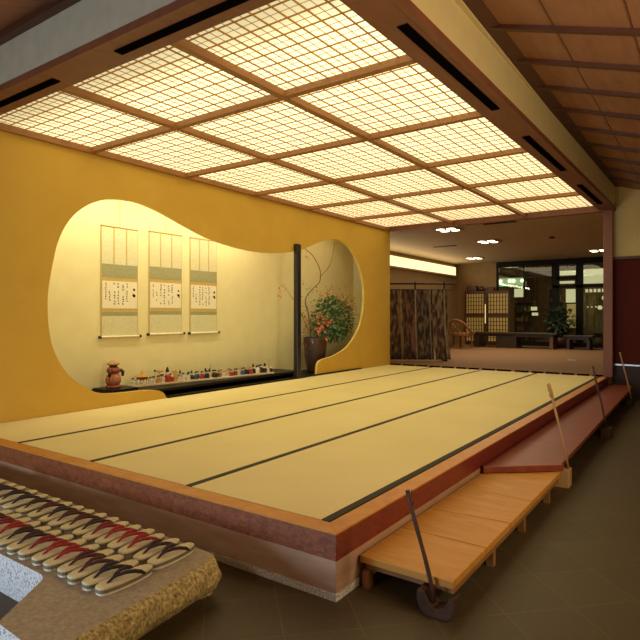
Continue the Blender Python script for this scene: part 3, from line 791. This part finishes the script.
tag(bo, 'low L-shaped stone slab with rough yellow end carrying the sandals', 'stone slab')

# ------------------------------------------------------------------ sandals
def make_sandal(strap):
    t = thing('sandal', 'x', 'sandal', (0, 0, 0), 'woven sandals on the stone slab')
    L_, w = .252, .0392
    def outline(k, dx=0):
        P = []
        for i in range(28):
            a = 2*PI*i/28
            y = math.sin(a)*L_/2*k; x = math.copysign(abs(math.cos(a))**.62, math.cos(a))*w*k*(1.0-.10*(y/(L_/2)))
            P.append((x, y))
        return P
    m = MB(); m.rings([[(x, y, 0) for x, y in outline(.97)], [(x, y, .010) for x, y in outline(.985)]]); m.build('outsole', M['soleedge'], t)
    m = MB(); m.rings([[(x, y, .010) for x, y in outline(1)], [(x, y, .024) for x, y in outline(1.0)]]); m.build('midsole', M['soleside'], t)
    m = MB(); m.rings([[(x, y, .024) for x, y in outline(1)], [(x, y, .030) for x, y in outline(.99)], [(x, y, .032) for x, y in outline(.95)]])
    m.build('woven_top', M['sole'], t, smooth=False)
    for s in (-1, 1):
        pts = [(0, -.052, .042), (.006*s, -.044, .049), (.018*s, -.012, .053), (.029*s, .022, .049), (.0365*s, .050, .039), (.0405*s, .066, .026)]
        m = MB(); m.tube(pts, [.005, .006, .0072, .0078, .007, .0045], 8)
        m.build('strap', strap, t, smooth=True)
    m = MB(); m.tube([(0, -.082, .030), (0, -.068, .037), (0, -.050, .046)], [.004, .005, .006], 6); m.build('toe_post', strap, t)
    return t
protos = {}
def put_sandal(kind, x, y, a, label):
    if kind not in protos:
        o = protos[kind] = make_sandal(M['strap_'+kind])
    else: o = dup(protos[kind])
    o.location = (x, y, .1785); o.rotation_euler = (0, 0, a); o['label'] = label
    return o
rear = [-1.953, -2.045, -2.150, -2.240, -2.333, -2.425, -2.517, -2.623, -2.725, -2.823, -2.935, -3.055, -3.18, -3.305, -3.44, -3.545, -3.68, -3.79]
rk = ['plum', 'plum', 'red', 'red', 'red', 'crimson', 'plum', 'maroon', 'maroon', 'navy', 'maroon', 'plum', 'navy', 'navy', 'navy', 'maroon', 'navy', 'maroon']
front = [-1.930, -2.012, -2.108, -2.195, -2.298, -2.395, -2.497, -2.596, -2.690, -2.79, -2.885, -2.985, -3.08]
fk = ['navy', 'navy', 'maroon', 'maroon', 'red', 'red', 'crimson', 'plum', 'plum', 'red', 'crimson', 'maroon', 'plum']
cw = dict(red='bright red', crimson='crimson', maroon='dark maroon', plum='dark plum', navy='near-black purple')
RS = random.Random(9)
for i, (x, k) in enumerate(zip(rear, rk)):
    if i == 0: w_ = 'rightmost of the back row beside the platform'
    else: w_ = '%s from right in the back row beside the platform' % ORD[i+1]
    put_sandal(k, x, 1.650+RS.uniform(-.006, .006), RS.uniform(-.03, .03)+.05, 'woven sandal with %s straps, %s' % (cw[k], w_))
for i, (x, k) in enumerate(zip(front, fk)):
    if i == 0: w_ = 'rightmost of the front row nearest the viewer'
    else: w_ = '%s from right in the front row nearest the viewer' % ORD[i+1]
    put_sandal(k, x, 1.390+RS.uniform(-.006, .006), RS.uniform(-.03, .03)+.02, 'woven sandal with %s straps, %s' % (cw[k], w_))

# ------------------------------------------------------------------ lobby beyond the platform
struct(MB().box(-9, 2.5, 9.86, 24, .1, LF).box(-7.2, -1.3, 9.745, 9.86, .1, LF-.002).build('floor_lobby', M['lobbyfloor']))
struct(MB().box(-9, 2.5, 9.86, 24, LC, LC+.08).build('ceiling_lobby', M['lobbyceil']))
struct(MB().box(LX-.1, LX, 9.6, LB, .1, LC).build('wall_lobby_left', M['lobbywall']))
struct(MB().box(LX, -5.92, 9.6, 9.7, .1, LC).build('wall_lobby_near', M['lobbywall']))
struct(MB().box(LX-.1, -5.85, LB, LB+.1, .1, LC).build('wall_lobby_back', M['lobbywall']))
struct(MB().box(1.8, 1.9, 9.9, 24, .1, LC).build('wall_lobby_right', M['lobbywall']))
struct(MB().box(-6.5, 2.4, 23.0, 23.1, .1, LC).build('wall_shop_back', M['shelfwood']))
struct(MB().box(-6.6, -6.5, LB+.1, 23.1, .1, LC).build('wall_shop_left', M['lobbywall']))
# cove light
t = thing('cove_light', 'long glowing cove strip high on the lobby wall behind garment rack', 'cove light', (LX+.05, 14, 2.6))
MB().box(LX+.001, LX+.05, 10.0, 18.2, 2.60, 2.88).build('diffuser', M['cove'], t)
MB().box(LX+.001, LX+.09, 10.0, 18.2, 2.55, 2.60).build('ledge', M['lobbyceil'], t)
for (x, y, lab) in ((-4.40, 10.78, 'square recessed downlight in lobby ceiling nearest the platform'),
                    (-4.34, 13.05, 'recessed downlight in lobby ceiling, second from the platform'),
                    (-5.94, 16.6, 'recessed downlight in lobby ceiling above the paper screen'),
                    (-2.52, 16.55, 'recessed downlight in lobby ceiling beside the corner post')):
    t = thing('downlight', lab, 'downlight', (x, y, LC-.02), 'recessed lobby downlights')
    MB().box(x-.24, x+.24, y-.26, y+.26, LC-.02, LC-.001).build('frame', M['lobbyceil'], t)
    for dx in (-.11, .11):
        for dy in (-.12, .12):
            MB().lathe([(.085, -.024), (.085, -.019)], (x+dx, y+dy, LC), 14).build('bulb', M['lamp'], t)
for (x, y, lab) in ((-3.3, 10.6, 'flat dark vent in lobby ceiling just behind the header'), (-5.55, 13.4, 'small dark vent in lobby ceiling near the cove')):
    tag(MB().box(x-.3, x+.3, y-.05, y+.05, LC-.012, LC).build('ceiling_vent', M['frame']), lab, 'vent')
tag(MB().lathe([(.05, -.03), (.06, -.02), (.06, 0)], (-2.95, 13.2, LC), 12).build('smoke_detector', M['frame']), 'small round detector on the lobby ceiling', 'smoke detector')
# garment rack
RD = Vector((.819, .574, 0)); RN = Vector((.574, -.819, 0))
R0 = Vector((-5.62, 10.72, LF))
def rp(s, z, off=0): p = R0+RD*s+RN*off; return Vector((p.x, p.y, z))
t = thing('garment_rack', 'black lacquered rack holding patterned garments in the lobby', 'garment rack', tuple(R0+RD*.55))
MB().tube([rp(-.25, 1.93), rp(1.33, 1.93)], .017, 8).build('top_bar', M['black'], t)
MB().tube([rp(-.2, 1.80, .05), rp(1.27, 1.80, .05)], .014, 8).build('lower_bar', M['black'], t)
for s in (-.12, .48, 1.10):
    MB().tube([rp(s, LF+.02, 0), rp(s, 1.97, 0)], .017, 8).build('post', M['black'], t)
    if s != .48: MB().bar(rp(s, LF+.016, -.2), rp(s, LF+.016, .2), .05, .03).build('foot', M['black'], t)
def garment_mat(name, seed, c1, c2, c3):
    m, nt, b = newmat(name); N = nt.nodes; L = nt.links
    tc = N.new('ShaderNodeTexCoord'); mp = N.new('ShaderNodeMapping'); mp.inputs['Location'].default_value = (seed, seed*2, 0); mp.inputs['Scale'].default_value = (1.6, 1.6, .5)
    L.new(tc.outputs['Object'], mp.inputs['Vector'])
    vo = N.new('ShaderNodeTexVoronoi'); vo.inputs['Scale'].default_value = 11; L.new(mp.outputs['Vector'], vo.inputs['Vector'])
    nz = N.new('ShaderNodeTexNoise'); nz.inputs['Scale'].default_value = 9; nz.inputs['Detail'].default_value = 4; L.new(mp.outputs['Vector'], nz.inputs['Vector'])
    cr = N.new('ShaderNodeValToRGB'); e = cr.color_ramp.elements
    e[0].position = .38; e[0].color = lin(c1); e[1].position = .72; e[1].color = lin(c3)
    k = e.new(.55); k.color = lin(c2)
    mx = N.new('ShaderNodeMixRGB'); mx.inputs['Fac'].default_value = .45
    L.new(nz.outputs['Fac'], mx.inputs['Color1']); L.new(vo.outputs['Distance'], mx.inputs['Color2'])
    mu = N.new('ShaderNodeMath'); mu.operation = 'MULTIPLY'; mu.inputs[1].default_value = 1.15
    L.new(mx.outputs['Color'], mu.inputs[0])
    L.new(mu.outputs[0], cr.inputs['Fac']); L.new(cr.outputs['Color'], b.inputs['Base Color']); b.inputs['Roughness'].default_value = .85
    return m
GM = [garment_mat('brown figured silk', 1, (46, 33, 27), (78, 56, 43), (140, 108, 78)), garment_mat('dark figured silk', 4, (34, 26, 23), (60, 43, 34), (124, 80, 58)),
      garment_mat('black figured silk', 7, (30, 24, 21), (54, 41, 32), (120, 94, 66)), garment_mat('rust figured silk', 11, (42, 28, 24), (80, 48, 36), (130, 104, 78))]
M['pale_silk'] = mat('pale lining', (160, 142, 108), .85, (120, 102, 76), 12)
gl = ['brown figured garment on rack, leftmost beside the yellow wall edge', 'dark figured garment on rack, second from the left',
      'near-black figured garment on rack, third from the left', 'rust figured garment on rack, rightmost']
for k in range(4):
    s0 = -.10+k*.31; s1 = s0+.315
    o0 = rp((s0+s1)/2, LF+.03, .06)
    t = thing('hanging_garment', gl[k], 'garment', tuple(o0), 'figured garments on the rack')
    def sheet(sa, sb, name, mt, offk, nx=14):
        m = MB(); G = []
        for side in (0, 1):
            g = []
            for j in range(13):
                z = 1.80-(1.80-LF-.03)*j/12
                row = []
                for i in range(nx+1):
                    s = sa+(sb-sa)*i/nx
                    fl = (j/12)
                    off = .068+offk+.03*math.sin(s*42+k)*(.35+.65*fl)+.05*fl*fl - side*.006
                    row.append(m.bm.verts.new(rp(s+fl*fl*.07*(1 if k == 3 else .5), z, off)))
                g.append(row)
            G.append(g)
        for side in (0, 1):
            for j in range(12):
                for i in range(nx):
                    m.face([G[side][j][i], G[side][j][i+1], G[side][j+1][i+1], G[side][j+1][i]])
        for j in range(12):
            m.face([G[0][j][0], G[0][j+1][0], G[1][j+1][0], G[1][j][0]]); m.face([G[0][j][nx], G[0][j+1][nx], G[1][j+1][nx], G[1][j][nx]])
        for i in range(nx):
            m.face([G[0][0][i], G[0][0][i+1], G[1][0][i+1], G[1][0][i]]); m.face([G[0][12][i], G[0][12][i+1], G[1][12][i+1], G[1][12][i]])
        return m.build(name, mt, t, smooth=True)
    sheet(s0, s1, 'cloth', GM[k], 0)
    sheet(s1-.07, s1-.04, 'pale_edge', M['pale_silk'], .012, 3)
# low table
def ltable(x0, x1, y0, y1, h, lab, panels):
    t = thing('low_table', lab, 'low table', ((x0+x1)/2, (y0+y1)/2, LF))
    MB().box(x0, x1, y0, y1, LF+h-.05, LF+h).build('tabletop', M['tablewood'], t, bevel=.008)
    MB().box(x0+.1, x1-.1, y0+.06, y1-.06, LF+h-.12, LF+h-.0505).build('apron', M['tablewood'], t)
    for (a, b, mt) in panels:
        MB().box(a, b, y0+.05, y1-.05, LF, LF+h-.1205).build('leg', mt, t)
ltable(-6.15, -3.62, 16.75, 17.45, .46, 'long low dark wooden table in the middle of the lobby', [(-6.02, -5.86, M['tablewood']), (-5.35, -4.75, M['tablewood']), (-3.82, -3.73, M['brownpanel'])])
ltable(-3.50, -2.75, 17.0, 17.6, .40, 'short dark low table right of the long lobby table', [(-3.42, -3.34, M['tablewood']), (-2.9, -2.82, M['tablewood'])])
# rattan chairs
def rattan(x, y, a, lab):
    t = thing('rattan_armchair', lab, 'armchair', (0, 0, 0), 'rattan armchairs in the lobby')
    MB().lathe([(.26, .36), (.30, .38), (.30, .44), (.26, .46)], (0, 0, 0), 16).build('seat', M['rattan'], t)
    m = MB()
    P = [(.34*math.cos(q), .34*math.sin(q), .44+.40*max(0, math.sin(q))) for q in [(-.15+1.3*i/12)*PI for i in range(13)]]
    m.tube(P, .03, 8)
    for q in [(-.05+1.1*i/9)*PI for i in range(10)]:
        m.tube([(.29*math.cos(q), .29*math.sin(q), .42), (.34*math.cos(q), .34*math.sin(q), .44+.40*max(0, math.sin(q)))], .012, 5)
    m.build('backrest', M['rattan'], t, smooth=True)
    for sx in (-1, 1):
        for sy in (-1, 1): MB().tube([(sx*.2, sy*.2, 0), (sx*.19, sy*.19, .37)], .022, 6).build('leg', M['rattan'], t)
    t.location = (x, y, LF); t.rotation_euler = (0, 0, a); t['label'] = lab
    return t
rattan(-6.62, 16.6, 2.6, 'rattan armchair just right of the garment rack')
rattan(-6.05, 15.9, 2.9, 'rattan armchair before left end of the long low table')
# paper screen
t = thing('paper_screen', 'two-panel folding paper screen with dark lattice at the lobby back', 'folding screen', (-6.1, 18.2, LF))
for (xa, xb) in ((-6.79, -6.17), (-6.05, -5.38)):
    pn = MB().box(xa, xb, 18.20, 18.215, LF+.12, 1.98).build('paper_panel', M['screenlit'], t)
    m = MB()
    for k in range(8):
        x = xa+(xb-xa)*k/7; w_ = .02 if k in (0, 7) else .008
        m.box(x-w_, x+w_, 18.17, 18.199, LF+.1, 2.0)
    for k in range(13):
        z = LF+.12+(1.98-LF-.12)*k/12; m.box(xa, xb, 18.172, 18.198, z-.008, z+.008)
    m.box(xa-.02, xb+.02, 18.165, 18.199, 1.21, 1.32); m.box(xa-.02, xb+.02, 18.165, 18.199, 1.97, 2.05); m.box(xa-.02, xb+.02, 18.165, 18.199, LF, LF+.12)
    m.build('lattice_frame', M['darkwood'], pn)
MB().box(-6.165, -6.12, 18.20, 18.21, 1.0, 1.62).build('bright_gap', M['screenbright'], t, label='glowing strip for the bright gap between the panels')
MB().box(-6.115, -6.055, 18.17, 18.215, LF, 2.05).build('centre_stile', M['darkwood'], t)
tag(MB().box(-6.78, -6.46, 18.25, 18.45, 2.06, 2.25).build('storage_box', M['darkwood'], bevel=.01), 'dark box on shelf above left half of the paper screen', 'box')
tj = MB().lathe([(.06, 0), (.1, .04), (.11, .08), (.06, .13), (.05, .15), (.07, .16)], (-6.31, 18.34, 2.06), 14).build('ornamental_jar', M['vase'], smooth=True)
tag(tj, 'small dark jar between two boxes above the paper screen', 'jar')
tag(MB().box(-6.13, -5.88, 18.26, 18.44, 2.06, 2.19).build('storage_box', M['darkwood'], bevel=.01), 'dark flat box on shelf above middle of the paper screen', 'box')
tag(MB().box(-6.85, -5.86, 18.225, 18.49, 2.03, 2.06).build('wall_shelf', M['darkwood']), 'dark wall shelf just above the paper screen', 'shelf')
# storefront
fr = MB()
YS = LB
for x, w_ in ((-5.83, .03), (-4.98, .015), (-4.03, .11), (-3.34, .10), (-2.45, .04), (-1.5, .05), (1.7, .05)):
    fr.box(x-w_, x+w_, YS-.04, YS+.06, LF, LC)
fr.box(-5.85, 1.8, YS-.07, YS+.08, 2.84, LC); fr.box(-4.1, 1.8, YS-.04, YS+.05, 2.10, 2.19); fr.box(-4.0, -3.4, YS-.04, YS+.05, 2.36, 2.46)
fr.box(-5.85, 1.8, YS-.05, YS+.06, LF, LF+.14)
fr.box(-2.6, -2.56, YS-.02, YS+.02, .43, 2.84)
w = struct(fr.build('window_1', M['frame']))
for i, (x0, x1) in enumerate(((-5.78, -5.01), (-4.95, -4.14), (-3.92, -3.44), (-3.24, -2.5), (-2.41, -1.55), (-1.45, 1.65))):
    MB().box(x0, x1, YS-.006, YS+.006, LF+.14, 2.84).build('glass_pane', M['glass'], w)
# things inside the shop
def LIT(x0, x1, z0, z1): MB().box(x0, x1, YS+.09, YS+.11, z0, z1).build('lit_transom_pane', M['shopwhite'], w)
def shop_panel(x0, x1, z0, z1, y, mt, name, lab, cat, cord=True):
    t = thing(name, lab, cat, ((x0+x1)/2, y, z0))
    MB().box(x0, x1, y, y+.04, z0, z1).build('face', mt, t)
    e = .025
    MB().box(x0-e, x1+e, y+.005, y+.07, z1, z1+e).box(x0-e, x1+e, y+.005, y+.07, z0-e, z0).box(x0-e, x0, y+.005, y+.07, z0, z1).box(x1, x1+e, y+.005, y+.07, z0, z1).build('surround', M['frame'], t)
    if cord:
        for x in (x0+.03, x1-.03): MB().tube([(x, y+.03, z1+.02), (x, y+.03, LC)], .004, 4).build('cord', M['frame'], t)
    return t
tsg = shop_panel(-5.95, -5.10, 2.22, 2.50, 18.9, M['shopgreen'], 'lit_sign', 'green lit sign box with bright bulbs inside shop, upper left', 'sign')
for x in (-5.85, -5.55, -5.42, -5.14): MB().ball((x, 18.87, 2.40), .05, (1, 1, 1), 8).build('bulb', M['shopbulb'], tsg, smooth=True)
shop_panel(-5.42, -5.08, 1.86, 2.14, 18.95, M['shopwhite'], 'lit_poster', 'pale lit poster below the green shop sign', 'poster')
shop_panel(-4.95, -4.75, 1.42, 1.54, 19.2, M['shopwhite'], 'lit_display', 'small white lit display strip in the shop left of the big plant, upper', 'display')
shop_panel(-4.95, -4.75, 1.25, 1.35, 19.32, M['shopwhite'], 'lit_display', 'small white lit display strip in the shop left of the big plant, lower', 'display')
LIT(-3.98, -3.42, 2.50, 2.64)
LIT(-3.98, -3.50, 2.24, 2.32)
LIT(-3.30, -2.62, 2.22, 2.66)
LIT(-2.54, -2.3, 2.22, 2.62)
shop_panel(-3.80, -3.52, 1.66, 2.08, 18.85, M['shopwhite'], 'lit_poster', 'bright lit poster seen through the shop door, upper', 'poster')
shop_panel(-3.80, -3.52, .86, 1.62, 18.97, M['shopwarm'], 'lit_display', 'warm lit goods display seen through shop door, below poster', 'display')
R = random.Random(21)
gcol = [mat('goods %d' % i, c, .6) for i, c in enumerate(((170, 120, 70), (120, 60, 44), (190, 170, 120), (70, 84, 66), (110, 100, 84)))]
def shelfunit(x0, x1, y, top, lab, labg, nsh):
    t = thing('shop_shelf', lab, 'shelf', ((x0+x1)/2, y, LF))
    MB().box(x0, x0+.03, y, y+.35, LF, top).build('side_panel', M['shelfwood'], t); MB().box(x1-.03, x1, y, y+.35, LF, top).build('side_panel', M['shelfwood'], t)
    MB().box(x0+.03, x1-.03, y+.32, y+.35, LF, top).build('back_panel', M['shelfwood'], t)
    for k in range(nsh):
        z = LF+.1+(top-LF-.15)*k/(nsh-1)
        MB().box(x0+.031, x1-.031, y, y+.319, z, z+.025).build('shelf_board', M['shelfwood'], t)
        if k == nsh-1: break
        x = x0+.06; q = 0
        while x < x1-.16 and q < 6:
            w_ = R.uniform(.08, .14); h = R.uniform(.10, .2); q += 1
            o = MB().box(x, x+w_, y+.05, y+.2, z+.026, z+.026+h).build('goods_box', gcol[R.randrange(5)], bevel=.006)
            tag(o, 'small box on %s, shelf %s from floor, %s from left' % (labg, ORD[k+1], ORD[q]), 'box', 'boxed goods on the shop shelves')
            x += w_+.03
shelfunit(-5.6, -4.98, 19.6, 1.75, 'shop shelf unit behind glass, right of the paper screen', 'the left shop shelf', 5)
shelfunit(-4.55, -4.05, 19.8, 2.2, 'tall shop shelf unit behind the big plant', 'the tall shop shelf', 5)
shelfunit(-3.2, -2.5, 19.9, 1.9, 'shop shelf unit at far right behind the glass door', 'the far right shop shelf', 4)
# row of small hanging lamps in the shop
for i in range(7):
    x = -3.22+i*.115
    for zz, nm in ((2.02, 'upper'), (1.52, 'lower')):
        if nm == 'lower' and i > 4: continue
        yy = 18.95 if nm == 'upper' else 19.10
        t = thing('hanging_lamp', 'tiny bright lamp in the %s row at right of shop, %s from left' % (nm, ORD[i+1]), 'lamp', (x, yy, zz), 'rows of tiny lamps in the shop')
        sz = .035 if nm == 'upper' else .02
        MB().box(x-sz, x+sz, yy, yy+.04, zz-(.05 if nm == 'upper' else .02), zz+(.05 if nm == 'upper' else .02)).build('glow', M['shopwhite'], t)
        MB().tube([(x, yy+.02, zz+.02), (x, yy+.02, LC)], .003, 4).build('cord', M['frame'], t)
# shop lamps
for i, (x, z) in enumerate(((-2.78, 1.80), (-2.90, 1.50))):
    t = thing('globe_lamp', 'glowing globe lamp at right inside shop, %s one' % ('upper' if i == 0 else 'lower'), 'lamp', (x, 19.3, z-.09))
    MB().ball((x, 19.3, z), .07, (1, 1, 1), 12).build('globe', M['shopwhite'], t, smooth=True)
    MB().tube([(x, 19.3, z+.05), (x, 19.3, LC)], .006, 5).build('cord', M['frame'], t)
# big potted plant in front of the storefront
t = thing('potted_plant', 'big dark bushy plant in a low pot before the shop front', 'potted plant', (-3.8, 17.95, LF))
MB().lathe([(.2, 0), (.26, .1), (.28, .30), (.24, .31), (.22, .26)], (-3.8, 17.95, LF), 18).build('pot', M['darkwood'], t, smooth=True)
m = MB()
for i in range(620):
    q = Vector((R.gauss(0, 1), R.gauss(0, 1), R.gauss(0, 1))).normalized()*R.random()**.4
    leaf(m, Vector((-3.8+q.x*.42, 17.95+q.y*.3, 1.08+q.z*.42)), q+Vector((0, 0, R.uniform(-.6, .5))), R.uniform(.08, .13), R.uniform(.03, .045))
m.build('foliage', M['potleaf'], t)
m = MB()
for k in range(5): m.tube([(-3.8+R.uniform(-.05, .05), 17.95, LF+.25), (-3.8+R.uniform(-.25, .25), 17.95+R.uniform(-.15, .15), 1.1)], .014, 6)
m.build('stems', M['branch'], t)
# pale cards on the lobby floor
tag(MB().box(-2.6, -2.42, 12.95, 13.08, LF, LF+.006).build('floor_plate', M['chrome']), 'small shiny plate set in lobby floor left of the post', 'floor plate')

# ------------------------------------------------------------------ lights
def area(name, loc, tgt, sx, sy, power, col):
    l = bpy.data.lights.new(name, 'AREA'); l.shape = 'RECTANGLE'; l.size = sx; l.size_y = sy; l.energy = power; l.color = col
    o = bpy.data.objects.new(name, l); C.objects.link(o); o.location = loc
    d = Vector(tgt)-Vector(loc); o.rotation_euler = d.to_track_quat('-Z', 'Y').to_euler(); return o
# assumed hidden tubes at the top of the alcove, bare area lights
area('assumed_alcove_tube', (-5.34, 4.6, 2.72), (-5.75, 4.6, 1.9), 3.8, .10, 31, (1, .92, .66))
area('assumed_alcove_tube', (-5.34, 7.9, 2.72), (-5.6, 7.9, 1.5), 1.6, .10, 3.5, (1, .86, .56))
# assumed daylight, area light added low behind viewer on the left, no entrance modelled
area('assumed_daylight', (-3.7, -2.6, .55), (-2.6, 1.2, .1), 1.4, .9, 135, (.62, .82, 1.0))
def point(name, loc, power, col, r=.15):
    l = bpy.data.lights.new(name, 'POINT'); l.energy = power; l.color = col; l.shadow_soft_size = r
    o = bpy.data.objects.new(name, l); C.objects.link(o); o.location = loc; return o
# assumed corridor lamp out of view, then two added fill lights
point('assumed_corridor_lamp', (.95, 1.6, 2.0), 28, (1, .78, .5))
area('fascia_fill', (1.3, 2.6, 1.7), (-1.2, 3.4, 3.1), .5, .5, 64, (1, .82, .54))  # added to brighten the right fascia and sloped ceiling, no fixture there
point('front_fill', (-1.9, -.9, 1.75), 42, (1, .90, .76))  # added fill behind the camera for the front faces
area('lobby_fill', (-4.4, 14.5, 2.9), (-4.4, 14.5, 0), 2.5, 5, 105, (1, .82, .54))  # broad fill added to the lobby downlights, no fixture of its own
area('lobby_cove_lamp', (LX+.25, 14.0, 2.5), (LX+1.4, 14.0, 3.0), 7.5, .1, 45, (1, .88, .62))
area('shop_fill', (-4.0, 20.5, 2.9), (-4.0, 20.5, 0), 3, 2, 30, (1, .82, .55))  # fill added inside the shop, no fixture modelled for it
wd = bpy.data.worlds.new('dim'); SC.world = wd; wd.use_nodes = True
wd.node_tree.nodes['Background'].inputs[0].default_value = (.02, .018, .015, 1)

# ------------------------------------------------------------------ camera
cd = bpy.data.cameras.new('camera'); cam = bpy.data.objects.new('camera', cd); C.objects.link(cam)
cd.sensor_width = 36; cd.lens = 561.88/640*36; cd.shift_y = -(320-315.63)/640
cam.location = (0, 0, 1.25); cam.rotation_euler = (PI/2, 0, .6114); cd.clip_start = .05; cd.clip_end = 80
SC.camera = cam
SC.view_settings.view_transform = 'Standard'; SC.view_settings.look = 'None'; SC.view_settings.gamma = 1
SC.view_settings.exposure = -.06; SC.view_settings.use_curve_mapping = False
SC.cycles.max_bounces = 8; SC.cycles.diffuse_bounces = 5; SC.cycles.sample_clamp_indirect = 4
SC.cycles.caustics_reflective = False; SC.cycles.caustics_refractive = False
